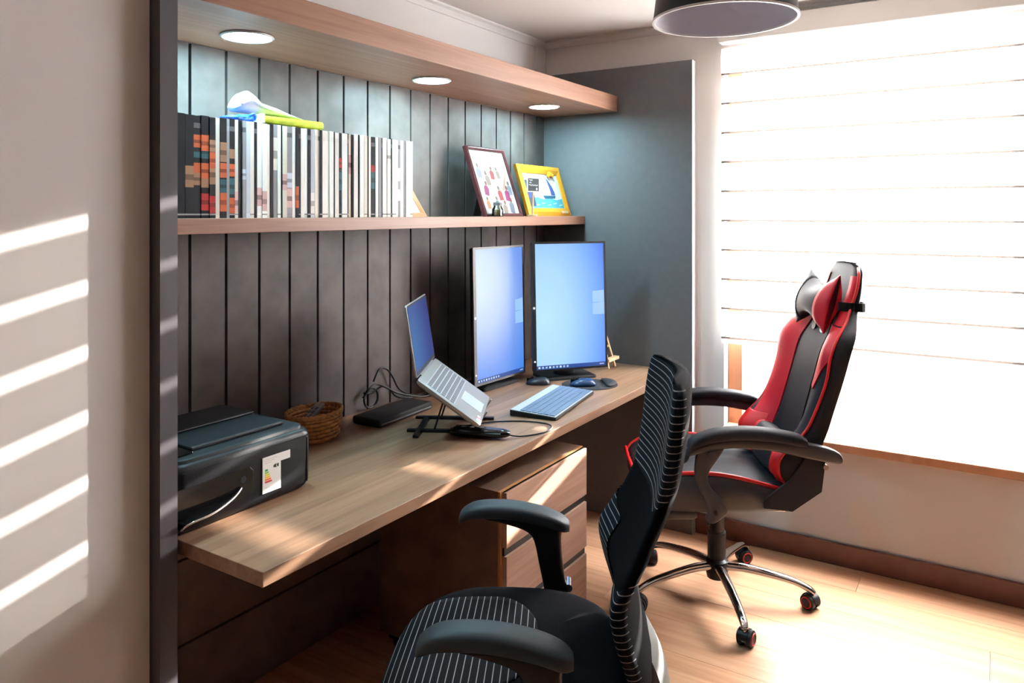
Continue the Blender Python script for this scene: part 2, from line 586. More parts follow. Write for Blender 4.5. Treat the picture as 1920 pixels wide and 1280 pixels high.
# ------------------------------------------------------------------ blind
bl = thing('window_blind', 'white banded roller blind hanging over the bright window', 'blind', (XR, 0, 0))
MB().box(-0.085, -0.004, WY0 - 0.03, WY1 + 0.006, 2.222, 2.312).build('headbox', M_trim, bl, bevel=0.006)
pitch = 0.1305
zg = 2.205
k = 0
while zg - pitch > 0.80:
    z1 = zg - 0.006
    z0 = zg - pitch + 0.016
    # a band of cloth, bowed a little, then a narrow darker seam strip and a slit under it
    def fn(u, v, z0=z0, z1=z1):
        return (-0.040 - 0.006 * math.sin(PI * v), WY0 + u * (WY1 - WY0), z0 + v * (z1 - z0))
    MB().grid(fn, 1, 5).build('blind_band', M_blind, bl, smooth=True)
    MB().box(-0.042, -0.040, WY0, WY1, z0 - 0.009, z0).build('blind_seam', M_blind_seam, bl)
    zg -= pitch
    k += 1
MB().box(-0.045, -0.037, WY0, WY1, zg - 0.012, zg + 0.004).build('bottom_rail', M_blind, bl)

# ------------------------------------------------------------------ built-in panels, shelves, desk
sp = thing('side_panel', 'tall grey end panel between the desk and the window', 'panel', (3.342, 0, 0))
MB().box(0, 0.049, 1.170, YB + 0.032, 0, 2.166).build('board', M_greypanel, sp)
MB().box(0.001, 0.047, 1.168, 1.170, 0.0, 2.166).build('edge_band', M_edge, sp)
dp = thing('end_panel', 'dark narrow end panel standing left of the printer', 'panel', (0.950, 0, 0))
MB().box(0, 0.041, 1.503, YB + 0.032, 0, ZC).build('board', M_darkpanel, dp)
MB().box(0.0, 0.041, 1.500, 1.503, 0, ZC).build('edge_band', M_darkpanel, dp)

tag(MB().box(0.9925, 3.341, 1.715, YB - 0.0005, 1.412, 1.452).build('wall_shelf', M_shelf, bevel=0.0015),
    'long wooden shelf under the row of magazines and picture frames', 'shelf')
tag(MB().box(0.9925, 3.341, 1.540, YB - 0.0005, 1.955, 2.030).build('light_shelf', M_shelf, bevel=0.0015),
    'thick wooden top shelf holding three round downlights', 'shelf')
tag(MB().box(1.006, 3.341, 1.240, YB - 0.0005, ZD - 0.032, ZD).build('desk_worktop', M_desk, bevel=0.0015),
    'long wooden desk worktop running along the plank wall', 'desk')

for lx, lab in ((1.362, 'round white downlight above the magazines, nearest the dark end panel'),
                (2.170, 'middle one of the three round downlights in the top shelf'),
                (2.985, 'round white downlight above the picture frames, nearest the grey panel')):
    d = thing('downlight', lab, 'downlight', (lx, 1.742, 1.955), 0, 'downlights in the top shelf')
    MB().lathe([(0.062, 0.0), (0.071, -0.001), (0.0725, -0.004), (0.069, -0.007), (0.063, -0.006)], 40, loop=True).build('rim', M_dlrim, d, smooth=True)
    MB().lathe([(0.0625, -0.002), (0.0625, -0.0045), (0.045, -0.0058), (0.001, -0.0062)], 40).build('diffuser', M_led, d, smooth=True)

# ------------------------------------------------------------------ drawer pedestal
PX0, PX1, PY0, PY1, PZ0, PZ1 = 1.890, 2.428, 1.243, 1.735, 0.070, 0.628
pd = thing('drawer_pedestal', 'wooden three drawer pedestal on castors under the desk', 'pedestal')
MB().box(PX0, PX1, PY0 + 0.020, PY1, PZ0, PZ1).build('body', M_drawer_side, pd)
ew = 0.018
MB().box(PX0, PX0 + ew, PY0 + 0.012, PY0 + 0.020, PZ0, PZ1).build('edge_band', M_drawer_edge, pd)
MB().box(PX0 + ew, PX1, PY0 + 0.012, PY0 + 0.020, PZ1 - ew, PZ1).build('edge_band', M_drawer_edge, pd)
MB().box(PX0 + ew, PX1, PY0 + 0.016, PY0 + 0.0205, PZ0, PZ1 - ew).build('recess', M_groove, pd)
for z0, z1 in ((0.458, 0.624), (0.272, 0.432), (0.082, 0.246)):
    dr = MB().box(PX0 + 0.012, PX1 - 0.001, PY0 - 0.004, PY0 + 0.012, z0, z1).build('drawer', M_drawer, pd, bevel=0.001)
    MB().box(PX0 + 0.012, PX1 - 0.001, PY0 + 0.004, PY0 + 0.0115, z1 + 0.001, min(z1 + 0.024, PZ1 - 0.003)).build('grip_rail', M_black, dr)
for cx, cy in ((PX0 + 0.05, PY0 + 0.07), (PX1 - 0.05, PY0 + 0.07), (PX0 + 0.05, PY1 - 0.05), (PX1 - 0.05, PY1 - 0.05)):
    c = MB().cyl((cx - 0.012, cy, 0.027), (cx + 0.012, cy, 0.027), 0.027, n=20)
    c.box(cx - 0.018, cx + 0.018, cy - 0.014, cy + 0.014, 0.05, 0.0705)
    c.build('castor', M_black, pd, smooth='auto')
MB().box(PX0 + 0.02, PX1 - 0.02, PY0 + 0.04, PY1 - 0.02, 0.045, 0.071).build('plinth', M_groove, pd)

# ------------------------------------------------------------------ pendant lamp
pl = thing('pendant_lamp', 'black drum pendant lamp with grey inside hanging from the ceiling', 'lamp', (2.135, 0.652, 2.012))
R1, R2, LH = 0.200, 0.176, 0.20
MB().lathe([(R1, 0.004), (R2, LH), (R2 - 0.003, LH), (R1 - 0.003, 0.004)], 72, loop=True).build('shade', M_shade_out, pl, smooth='auto')
MB().lathe([(R1 - 0.0035, 0.004), (R2 - 0.004, LH - 0.006), (0.001, LH - 0.006), (0.001, LH - 0.003), (R2 - 0.0032, LH - 0.002), (R1 - 0.0031, 0.004)], 72, caps=False).build('lining', M_shade_in, pl, smooth='auto')
MB().lathe([(R1 + 0.002, 0.0), (R1 + 0.002, 0.006), (R1 - 0.005, 0.006), (R1 - 0.005, 0.0)], 72, loop=True).build('rim', M_rim, pl, smooth='auto')
MB().lathe([(0.018, LH - 0.05), (0.02, LH - 0.006), (0.02, LH + 0.02), (0.004, LH + 0.03)], 20).build('socket', M_black, pl, smooth='auto')
MB().cyl((0, 0, LH + 0.02), (0, 0, ZC - 2.012 - 0.02), 0.0035, n=10).build('cord', M_black, pl, smooth=True)
MB().lathe([(0.05, ZC - 2.012 - 0.0005), (0.05, ZC - 2.012 - 0.014), (0.03, ZC - 2.012 - 0.024), (0.004, ZC - 2.012 - 0.026)], 32).build('canopy', M_black, pl, smooth='auto')

#@@OBJECTS@@
# ------------------------------------------------------------------ chairs: shared base
def star_base(root, R, arm_mat, ring_mat, ang0, hub_z, col_mat, z_top, cover_r=0.034):
    """five-arm base, gas lift and castors; local z = 0 is the floor"""
    MB().lathe([(0.001, hub_z - 0.045), (0.036, hub_z - 0.045), (0.042, hub_z - 0.02), (0.042, hub_z + 0.02), (0.032, hub_z + 0.03), (0.001, hub_z + 0.03)], 28).build('hub', M_black, root, smooth='auto')
    zm = hub_z + 0.03
    MB().lathe([(cover_r, zm), (cover_r, zm + 0.10), (cover_r * 0.86, zm + 0.102), (cover_r * 0.86, zm + 0.16), (0.024, zm + 0.162), (0.024, z_top)], 28).build('gas_lift', col_mat, root, smooth='auto')
    for k in range(5):
        a = ang0 + k * 2 * PI / 5
        ca, sa = math.cos(a), math.sin(a)
        path = [(0.02, hub_z), (0.10, hub_z + 0.003), (0.20, hub_z - 0.008), (0.28, hub_z - 0.022), (R - 0.015, hub_z - 0.043), (R + 0.004, hub_z - 0.058)]
        path = [(r * R / 0.35 if r < R - 0.02 else r, z) for r, z in path]
        rad = [0.021, 0.019, 0.017, 0.0155, 0.014, 0.012]
        P = smooth_tab([(r * ca, r * sa, z, q) for (r, z), q in zip(path, rad)], 3)
        MB().tube([p[:3] for p in P], [p[3] for p in P], 10, flat=0.8).build('base_arm', arm_mat, root, smooth=True)
        # castor: hood, two wheels with a coloured ring, stem
        cs = bpy.data.objects.new('castor', None)
        hood_dir = a + 0.9
        tx, ty = -math.sin(hood_dir), math.cos(hood_dir)
        ax, ay = math.cos(hood_dir), math.sin(hood_dir)
        cx, cy = R * ca + tx * 0.012, R * sa + ty * 0.012
        MB().cyl((R * ca, R * sa, 0.045), (R * ca, R * sa, hub_z - 0.052), 0.0065, n=10).build('castor_stem', M_chrome, root, smooth=True)
        hd = MB()
        rings = []
        for t in range(13):
            th_ = -0.25 * PI + t * (1.25 * PI) / 12
            r_ = 0.031
            q = Vector((cx, cy, 0.028)) + Vector((tx, ty, 0)) * r_ * math.cos(th_) + Vector((0, 0, 1)) * r_ * math.sin(th_)
            rings.append([q + Vector((ax, ay, 0)) * s_ + (Vector((tx, ty, 0)) * math.cos(th_) + Vector((0, 0, 1)) * math.sin(th_)) * e for s_, e in ((-0.012, 0), (0.012, 0), (0.012, -0.006), (-0.012, -0.006))])
        hood = hd.loft(rings).build('castor', M_black, root, smooth='auto')
        for sgn in (-1, 1):
            p0 = Vector((cx, cy, 0.028)) + Vector((ax, ay, 0)) * sgn * 0.007
            p1 = Vector((cx, cy, 0.028)) + Vector((ax, ay, 0)) * sgn * 0.026
            MB().tube([p0, p0.lerp(p1, 0.12), p0.lerp(p1, 0.85), p1], [0.026, 0.028, 0.028, 0.024], 22).build('wheel', M_black, hood, smooth='auto')
            p2 = Vector((cx, cy, 0.028)) + Vector((ax, ay, 0)) * sgn * 0.0265
            circ = [p2 + (Vector((tx, ty, 0)) * math.cos(2 * PI * q / 24) + Vector((0, 0, 1)) * math.sin(2 * PI * q / 24)) * 0.019 for q in range(24)]
            MB().tube(circ, 0.0022, 6, loop=True).build('wheel_ring', ring_mat, hood, smooth=True)

# ------------------------------------------------------------------ office chair (foreground)
oc = thing('office_chair', 'black office chair with white pinstripe cloth in the foreground', 'chair', (1.336, 0.873, 0), 0.507)
SA, SB, SP = 0.278, 0.258, 2.9      # seat half width, half depth, squareness
def seat_r(x, y):
    return (abs(x / SA) ** SP + abs(y / SB) ** SP) ** (1 / SP)
SEAT_T = [(0, 0.568), (0.35, 0.568), (0.6, 0.567), (0.78, 0.564), (0.88, 0.556), (0.95, 0.543), (1.0, 0.518)]
def seat_z(x, y):
    return interp(SEAT_T, seat_r(x, y)) - 0.030 * max(0, y / SB) ** 3
mb = MB()
prof = [(0.02, None), (0.2, None), (0.4, None), (0.6, None), (0.78, None), (0.88, None), (0.95, None), (1.0, None), (1.005, 0.49), (0.985, 0.468), (0.90, 0.458), (0.5, 0.455)]
rings = []
for r, z in prof:
    ring = []
    for kk in range(64):
        px, py = sell(2 * PI * kk / 64, SA * r, SB * r, SP)
        if z is None:
            zz = seat_z(px, py)
        else:
            zz = z - 0.030 * max(0, py / SB) ** 3
        ring.append((px, py, zz))
    rings.append(ring)
mb.loft(rings).build('seat', M_fabric, oc, smooth=True)
# striped front zone of the seat, a thin sewn-on cloth
def seat_patch(u, v):
    y = -0.072 + v * (0.318)
    half = 0.172 * min(1.0, (0.22 + 1.0 * max(0.0, (y + 0.072)) / 0.13)) if y < 0.03 else 0.172
    lim = SA * (max(0, 1 - abs(y / SB) ** SP)) ** (1 / SP) * 0.985 if abs(y) < SB else 0.0
    half = min(half, lim)
    if y < 0.035:
        t = (y + 0.072) / 0.107
        half = 0.172 * math.sqrt(max(0.0, 1 - (1 - t) ** 2))
    x = (2 * u - 1) * half
    return (x, y, seat_z(x, y) + 0.002)
MB().sheet(seat_patch, 20, 36, lambda u, v: (0, 0, -0.006)).build('seat_stripe_cloth', M_stripeY, oc, smooth=True)
MB().box(-0.20, 0.20, -0.21, 0.18, 0.435, 0.470).build('seat_pan', M_black, oc, bevel=0.02, seg=3)
MB().box(-0.075, 0.075, -0.13, 0.09, 0.385, 0.436).build('tilt_mechanism', M_black, oc, bevel=0.012)

# backrest: (z, half width, front y, thickness)
BK = [(0.500, 0.105, -0.270, 0.030), (0.540, 0.150, -0.262, 0.034), (0.600, 0.190, -0.248, 0.040), (0.680, 0.212, -0.222, 0.045),
      (0.740, 0.213, -0.214, 0.045), (0.790, 0.200, -0.240, 0.042), (0.850, 0.180, -0.272, 0.040), (0.910, 0.178, -0.298, 0.040), (0.980, 0.190, -0.313, 0.040),
      (1.060, 0.197, -0.323, 0.040), (1.110, 0.188, -0.331, 0.037), (1.138, 0.165, -0.338, 0.030), (1.148, 0.12, -0.343, 0.018)]
BK = smooth_tab(BK, 4)
NR = 40
def back_pt(row_, t, inf=0.0):
    z, w, yf, th_ = row_
    px, py = sell(t, w + inf, th_ / 2 + inf, 3.2)
    curve = 0.030 * (px / max(w, 0.05)) ** 2          # wraps forward at the sides
    return (px, yf - th_ / 2 + py + curve - 0.012, z)
MB().loft([[back_pt(r, 2 * PI * kk / NR) for kk in range(NR)] for r in BK]).build('backrest', M_fabric, oc, smooth=True)
def back_row(z):
    for a, b_ in zip(BK, BK[1:]):
        if a[0] <= z <= b_[0]:
            k_ = (z - a[0]) / (b_[0] - a[0])
            return tuple(x_ + (y_ - x_) * k_ for x_, y_ in zip(a, b_))
    return BK[-1] if z > BK[-1][0] else BK[0]
def back_patch(z0f, z1f, t0, t1):
    def fn(u, v):
        t = t0 + (t1 - t0) * u
        z0_, z1_ = z0f(u), z1f(u)
        r = back_row(z0_ + (z1_ - z0_) * v)
        return back_pt(r, t, 0.0035)
    return fn
zero = lambda u, v: (0, 0, 0)
MB().grid(back_patch(lambda u: 0.915 + 0.05 * abs(2 * u - 1) ** 2 - 0.02, lambda u: 1.143, -0.15 * PI, 1.15 * PI), 36, 26).build('head_stripe_cloth', M_stripeZ, oc, smooth=True)
MB().grid(back_patch(lambda u: 0.545 + 0.03 * u, lambda u: 0.845 - 0.05 * u, -0.15 * PI, 0.43 * PI), 22, 24).build('lumbar_stripe_cloth', M_stripeZ, oc, smooth=True)
MB().grid(back_patch(lambda u: 0.575 - 0.03 * u, lambda u: 0.755 + 0.04 * u, 0.64 * PI, 1.15 * PI), 18, 24).build('lumbar_stripe_cloth', M_stripeZ, oc, smooth=True)
# grey plastic shell joining back and seat
def shell(u, v):
    w = 0.115 - 0.035 * v
    px = (2 * u - 1) * w
    z = 0.405 + v * 0.235
    y = -0.315 - 0.018 * math.sin(PI * v) + 0.05 * v * v - 0.030 * (1 - (px / w) ** 2) * 0.7
    return (px, y + 0.004, z)
MB().sheet(shell, 12, 12, lambda u, v: (0, 0.018, 0)).build('rear_shell', M_shellgrey, oc, smooth='auto')
MB().tube(smooth_tab([(0, -0.10, 0.41), (0, -0.24, 0.405), (0, -0.295, 0.44), (0, -0.305, 0.56)], 5), 0.026, 12, flat=0.5).build('back_bracket', M_black, oc, smooth=True)

def office_arm(sx):
    X = sx * 0.283
    tab = smooth_tab([(0.136, 0.712, 0.012, 0.008), (0.128, 0.722, 0.026, 0.014), (0.09, 0.737, 0.034, 0.017), (0.01, 0.739, 0.036, 0.018),
                      (-0.07, 0.726, 0.037, 0.018), (-0.118, 0.710, 0.034, 0.016), (-0.138, 0.702, 0.018, 0.010)], 4)
    rings = []
    for y, z, w, h in tab:
        ring = []
        for kk in range(20):
            px, pz = sell(2 * PI * kk / 20, w, h, 3.0)
            ring.append((X + px, y, z - 0.010 + pz))
        rings.append(ring)
    pad = MB().loft(rings).build('arm_pad', M_armpad, oc, smooth=True)
    st = []
    for y0, y1, z, w in smooth_tab([(-0.115, 0.080, 0.708, 0.018), (-0.122, 0.020, 0.696, 0.019), (-0.120, -0.030, 0.680, 0.019), (-0.118, -0.050, 0.655, 0.018), (-0.122, -0.062, 0.60, 0.017),
                             (-0.134, -0.076, 0.53, 0.016), (-0.146, -0.086, 0.455, 0.015)], 3):
        ring = []
        for kk in range(16):
            px, py = sell(2 * PI * kk / 16, w, (y1 - y0) / 2, 3.5)
            ring.append((X + px, (y0 + y1) / 2 + py, z))
        st.append(ring)
    MB().loft(st).build('arm_post', M_black, oc, smooth=True)
    MB().tube(smooth_tab([(X, -0.115, 0.462), (X * 0.93, -0.112, 0.442), (X * 0.6, -0.09, 0.440), (X * 0.3, -0.05, 0.440)], 4), 0.018, 10, flat=0.6).build('arm_bracket', M_black, oc, smooth=True)
    MB().cyl((X * 0.995 + sx * -0.02, -0.135, 0.548), (X + sx * 0.020, -0.135, 0.548), 0.010, n=14).build('height_button', M_chrome, oc, smooth='auto')
office_arm(1)
office_arm(-1)
star_base(oc, 0.31, M_black, M_black, 0.3, 0.105, M_black, 0.39)

# ------------------------------------------------------------------ gaming chair
gc = thing('gaming_chair', 'red and black gaming chair with chrome base beside the window', 'chair', (2.865, 0.905, 0), 0.527)
star_base(gc, 0.345, M_chrome, M_redpipe, math.radians(213) - 0.527, 0.118, M_black, 0.40)
# seat: cross-sections along y; each: y, half width, centre z, bolster z, bottom z
ST = smooth_tab([(0.322, 0.19, 0.466, 0.472, 0.432), (0.305, 0.225, 0.494, 0.508, 0.416), (0.23, 0.245, 0.502, 0.540, 0.412), (0.10, 0.255, 0.492, 0.550, 0.412),
                 (0.0, 0.255, 0.486, 0.540, 0.412), (-0.10, 0.25, 0.484, 0.515, 0.414), (-0.19, 0.24, 0.482, 0.488, 0.420), (-0.235, 0.225, 0.470, 0.472, 0.430)], 4)
def seat_ring(r):
    y, w, zc, zb, z0 = r
    zi = zc
    pts = [(-w * 0.94, z0), (-w, z0 + 0.02), (-w - 0.004, (z0 + zb) / 2), (-w, zb - 0.012), (-w * 0.96, zb - 0.002), (-w * 0.89, zb), (-w * 0.80, zb - 0.006), (-w * 0.68, (zb + zi) / 2), (-w * 0.56, zi), (-w * 0.3, zi + 0.004), (0, zi + 0.006)]
    pts += [(-a, z) for a, z in reversed(pts[:-1])]
    return [(a, y, z) for a, z in pts]
SR = [seat_ring(r) for r in ST]
MB().loft(SR).build('seat', M_pugrey, gc, smooth=True)
def seat_strip(i0, i1, off):
    def f(u, v):
        r = v * (len(SR) - 1)
        a = min(int(r), len(SR) - 2)
        q = r - a
        t = i0 + u * (i1 - i0)
        b_ = min(int(t), len(SR[0]) - 2)
        e = t - b_
        P = lambda i, j: Vector(SR[i][j])
        p = P(a, b_).lerp(P(a, b_ + 1), e).lerp(P(a + 1, b_).lerp(P(a + 1, b_ + 1), e), q)
        return p + Vector((0, 0, off))
    return f
MB().grid(seat_strip(8.2, 11.8, 0.004), 8, 34).build('seat_centre', M_pu, gc, smooth=True)
for i0, i1 in ((4.6, 8.2), (11.8, 15.4)):
    MB().grid(seat_strip(i0, i1, 0.003), 10, 34).build('seat_bolster', M_red if False else M_pu, gc, smooth=True)
for j in (4, 16):
    MB().tube([Vector(SR[i][j]) + Vector((0, 0, 0.003)) for i in range(len(SR))], 0.0075, 8).build('seat_piping', M_redpipe, gc, smooth=True)
MB().tube([Vector(SR[3][j]) + Vector((0, 0.012, 0.004)) for j in range(4, 17)], 0.0075, 8).build('seat_piping', M_redpipe, gc, smooth=True)
MB().box(-0.20, 0.20, -0.20, 0.21, 0.402, 0.4155).build('seat_frame', M_chrome, gc, bevel=0.003)
MB().box(-0.10, 0.10, -0.14, 0.10, 0.365, 0.403).build('tilt_mechanism', M_black, gc, bevel=0.01)
MB().tube(smooth_tab([(-0.05, 0.03, 0.385), (-0.16, 0.06, 0.375), (-0.25, 0.085, 0.372)], 4), 0.006, 8).build('height_lever', M_black, gc, smooth=True)
rings = []
for y in (0.30, 0.285, 0.20, 0.12, 0.105):
    h_ = 0.028 if 0.11 < y < 0.29 else 0.018
    rings.append([(sell(2 * PI * kk / 24, 0.16, h_, 4)[0], y, 0.368 + sell(2 * PI * kk / 24, 0.16, h_, 4)[1]) for kk in range(24)])
MB().loft(rings).build('footrest', M_pugrey, gc, smooth=True)

# backrest
GB = smooth_tab([  # z, half width, centre front y, wing forward reach, thickness
    (0.465, 0.190, -0.235, 0.020, 0.055), (0.500, 0.230, -0.243, 0.060, 0.065), (0.560, 0.256, -0.256, 0.108, 0.075), (0.620, 0.266, -0.270, 0.115, 0.080),
    (0.700, 0.268, -0.288, 0.056, 0.080), (0.780, 0.268, -0.308, 0.036, 0.080), (0.880, 0.276, -0.334, 0.030, 0.080), (0.970, 0.280, -0.360, 0.042, 0.080),
    (1.030, 0.258, -0.392, 0.042, 0.075), (1.075, 0.212, -0.412, 0.018, 0.070), (1.120, 0.172, -0.432, 0.006, 0.066), (1.180, 0.154, -0.454, 0.0, 0.062),
    (1.235, 0.138, -0.470, 0.0, 0.056), (1.265, 0.110, -0.479, 0.0, 0.044), (1.280, 0.068, -0.484, 0.0, 0.026)], 4)
def gb_front(r, s_):
    z, w, y, wing, th_ = r
    a = abs(s_)
    k_ = max(0.0, (a - 0.34) / 0.50)
    k_ = min(1.0, k_)
    k_ = k_ * k_ * (3 - 2 * k_)
    edge = -0.022 * max(0.0, (a - 0.86) / 0.14) ** 2
    return (w * s_, y + wing * k_ + edge, z)
def gb_ring(r):
    z, w, y, wing, th_ = r
    fr_ = [gb_front(r, -1 + 2 * kk / 24) for kk in range(25)]
    bk = []
    for kk in range(13):
        s_ = 1 - 2 * kk / 12
        bk.append((w * s_ * 0.99, y - th_ + 0.035 * abs(s_) ** 3 + wing * 0.25 * abs(s_) ** 2, z))
    return fr_ + bk
GR = [gb_ring(r) for r in GB]
MB().loft(GR).build('backrest_shell', M_pu, gc, smooth=True)
def gb_at(z):
    for a, b_ in zip(GB, GB[1:]):
        if a[0] <= z <= b_[0]:
            k_ = (z - a[0]) / (b_[0] - a[0])
            return tuple(x_ + (y_ - x_) * k_ for x_, y_ in zip(a, b_))
    return GB[-1]
def gb_patch(z0, z1, sa, sb, off=0.005):
    def f(u, v):
        z = z0 + (z1 - z0) * v
        s0, s1 = (sa(v) if callable(sa) else sa), (sb(v) if callable(sb) else sb)
        p = gb_front(gb_at(z), s0 + (s1 - s0) * u)
        return (p[0], p[1] + off, p[2])
    return f
MB().sheet(gb_patch(0.52, 1.10, lambda v: -0.46 + 0.10 * v, lambda v: 0.46 - 0.10 * v), 12, 30, lambda u, v: (0, -0.008, 0)).build('backrest_centre', M_pu, gc, smooth='auto')
for s_ in (-1, 1):
    # wide red shoulder panel narrowing downwards, with the black flank left showing outside it
    f_in = lambda v, s_=s_: s_ * (0.48 - 0.05 * v)
    f_out = lambda v, s_=s_: s_ * (0.70 + 0.26 * min(1, v * 2.0))
    MB().sheet(gb_patch(0.60 if s_ > 0 else 0.84, 1.060, f_in, f_out), 10, 30, lambda u, v: (0, -0.008, 0)).build('side_panel_red', M_red, gc, smooth='auto')
    MB().sheet(gb_patch(0.52, 0.66, s_ * 0.55, s_ * 0.97, 0.007), 8, 10, lambda u, v: (0, -0.010, 0)).build('wing_red', M_redpipe, gc, smooth='auto')
    pts = []
    for q in range(36):
        z = 0.52 + 0.745 * q / 35
        p = Vector(gb_front(gb_at(z), s_ * 0.97))
        pts.append(p + Vector((s_ * 0.002, 0.003, 0)))
    MB().tube(pts, 0.0055, 8).build('edge_piping', M_redpipe, gc, smooth=True)
    # red side band running up round the head section
    MB().sheet(gb_patch(1.065, 1.235, s_ * 0.70, s_ * 0.98, 0.004), 5, 12, lambda u, v: (0, -0.008, 0)).build('head_side_band', M_red, gc, smooth='auto')
# round strap openings
for s_ in (-1, 1):
    p = Vector(gb_front(gb_at(1.035), s_ * 0.17)) + Vector((0, 0.003, 0))
    MB().cyl(p, p + Vector((0, 0.010, 0.002)), 0.020, n=20).build('strap_eyelet', M_rim if s_ < 0 else M_black, gc, smooth='auto')
# head pillow: bow-tie with red ends
HP = smooth_tab([(-0.150, 0.104, 0.012), (-0.143, 0.104, 0.024), (-0.11, 0.088, 0.044), (-0.05, 0.058, 0.052), (0.0, 0.050, 0.054), (0.05, 0.058, 0.052), (0.11, 0.088, 0.044), (0.143, 0.104, 0.024), (0.150, 0.104, 0.012)], 3)
def hp_ring(r, inf=0.0):
    x_, hz, hy = r
    ring = []
    for kk in range(24):
        a, b_ = sell(2 * PI * kk / 24, hy + inf, hz + inf, 2.4 - 0.9 * min(1, abs(x_) / 0.13) ** 2)
        ring.append((x_, -0.382 + a + b_ * -0.28 + 0.10 * x_ * x_, 1.135 + b_))
    return ring
MB().loft([hp_ring(r) for r in HP]).build('head_pillow', M_pu, gc, smooth=True)
for s_ in (-1, 1):
    sub = [r for r in HP if r[0] * s_ > 0.075]
    MB().loft([hp_ring(r, 0.002) for r in sub]).build('pillow_end', M_red if s_ < 0 else M_pu, gc, smooth=True)
pts = [(-0.160, -0.400, 1.130), (-0.176, -0.45, 1.128), (-0.15, -0.500, 1.125), (0, -0.508, 1.125), (0.15, -0.500, 1.125), (0.176, -0.45, 1.128), (0.160, -0.400, 1.130)]
P = smooth_tab(pts, 4)
MB().loft([[(x_, y, z - 0.016), (x_, y, z + 0.016), (x_ * 0.98, y + 0.003, z + 0.016), (x_ * 0.98, y + 0.003, z - 0.016)] for x_, y, z in P]).build('pillow_strap', M_black, gc)
# lumbar pillow
LPW = smooth_tab([(-0.175, 0.035, 0.018), (-0.165, 0.055, 0.028), (-0.10, 0.066, 0.042), (0, 0.068, 0.046), (0.10, 0.066, 0.042), (0.165, 0.055, 0.028), (0.175, 0.035, 0.018)], 3)
def lp_ring(r, inf=0.0):
    x_, hz, hy = r
    return [(x_, -0.205 + sell(2 * PI * kk / 24, hy + inf, hz + inf, 2.6)[0] - 0.25 * sell(2 * PI * kk / 24, hy, hz, 2.6)[1], 0.575 + sell(2 * PI * kk / 24, hy + inf, hz + inf, 2.6)[1]) for kk in range(24)]
MB().loft([lp_ring(r) for r in LPW]).build('lumbar_pillow', M_pu, gc, smooth=True)
for s_ in (-1, 1):
    MB().loft([lp_ring(r, 0.002) for r in LPW if r[0] * s_ > 0.10]).build('pillow_end', M_redpipe, gc, smooth=True)
# arms
def gaming_arm(sx):
    X = sx * 0.292
    tab = smooth_tab([(0.205, 0.612, 0.026, 0.012), (0.172, 0.628, 0.030, 0.020), (0.15, 0.668, 0.033, 0.022), (0.08, 0.697, 0.034, 0.022), (-0.02, 0.708, 0.035, 0.022),
                      (-0.12, 0.702, 0.035, 0.022), (-0.205, 0.688, 0.034, 0.021), (-0.236, 0.680, 0.030, 0.014)], 4)
    rings = []
    for y, z, w, h in tab:
        rings.append([(X + sell(2 * PI * kk / 20, w, h, 2.8)[0], y, z + sell(2 * PI * kk / 20, w, h, 2.8)[1]) for kk in range(20)])
    MB().loft(rings).build('arm_pad', M_pu, gc, smooth=True)
    # rail under the pad that runs back past it to the recliner pivot
    tab2 = smooth_tab([(0.17, 0.640, 0.016, 0.016), (0.05, 0.672, 0.018, 0.018), (-0.10, 0.672, 0.018, 0.020), (-0.22, 0.655, 0.018, 0.026), (-0.30, 0.640, 0.018, 0.026), (-0.345, 0.628, 0.016, 0.020), (-0.358, 0.622, 0.012, 0.010)], 4)
    rings = [[(X + sell(2 * PI * kk / 16, w, h, 4)[0], y, z + sell(2 * PI * kk / 16, w, h, 4)[1]) for kk in range(16)] for y, z, w, h in tab2]
    MB().loft(rings).build('arm_rail', M_pugrey, gc, smooth=True)
    # curved flat strut down to the seat
    tab3 = smooth_tab([(0.085, 0.655, 0.045), (0.100, 0.620, 0.038), (0.118, 0.570, 0.024), (0.112, 0.525, 0.022), (0.078, 0.475, 0.030), (0.062, 0.440, 0.034), (0.078, 0.412, 0.026), (0.085, 0.398, 0.010)], 4)
    rings = []
    for y, z, w in tab3:
        rings.append([(X + sell(2 * PI * kk / 16, 0.014, w, 4)[0], y + sell(2 * PI * kk / 16, 0.014, w, 4)[1], z) for kk in range(16)])
    MB().loft(rings).build('arm_strut', M_pugrey, gc, smooth=True)
    for y, z in ((0.085, 0.632), (0.072, 0.436)):
        MB().cyl((X + sx * 0.012, y, z), (X + sx * 0.020, y, z), 0.016 if z > 0.6 else 0.007, n=18).build('strut_bolt', M_pugrey if z > 0.6 else M_black, gc, smooth='auto')
    MB().cyl((X - sx * 0.03, -0.30, 0.598), (X + sx * 0.018, -0.30, 0.598), 0.009, n=14).build('pivot_bolt', M_chrome, gc, smooth='auto')
    # recliner side plate
    pl_ = [(-0.10, 0.44), (-0.20, 0.43), (-0.30, 0.50), (-0.315, 0.62), (-0.25, 0.63), (-0.19, 0.54), (-0.10, 0.47)]
    a_ = [(sx * 0.262, y, z) for y, z in pl_]
    b_ = [(sx * 0.272, y, z) for y, z in pl_]
    MB().loft([a_, b_]).build('recliner_plate', M_pu, gc, bevel=0.003)
gaming_arm(1)
gaming_arm(-1)

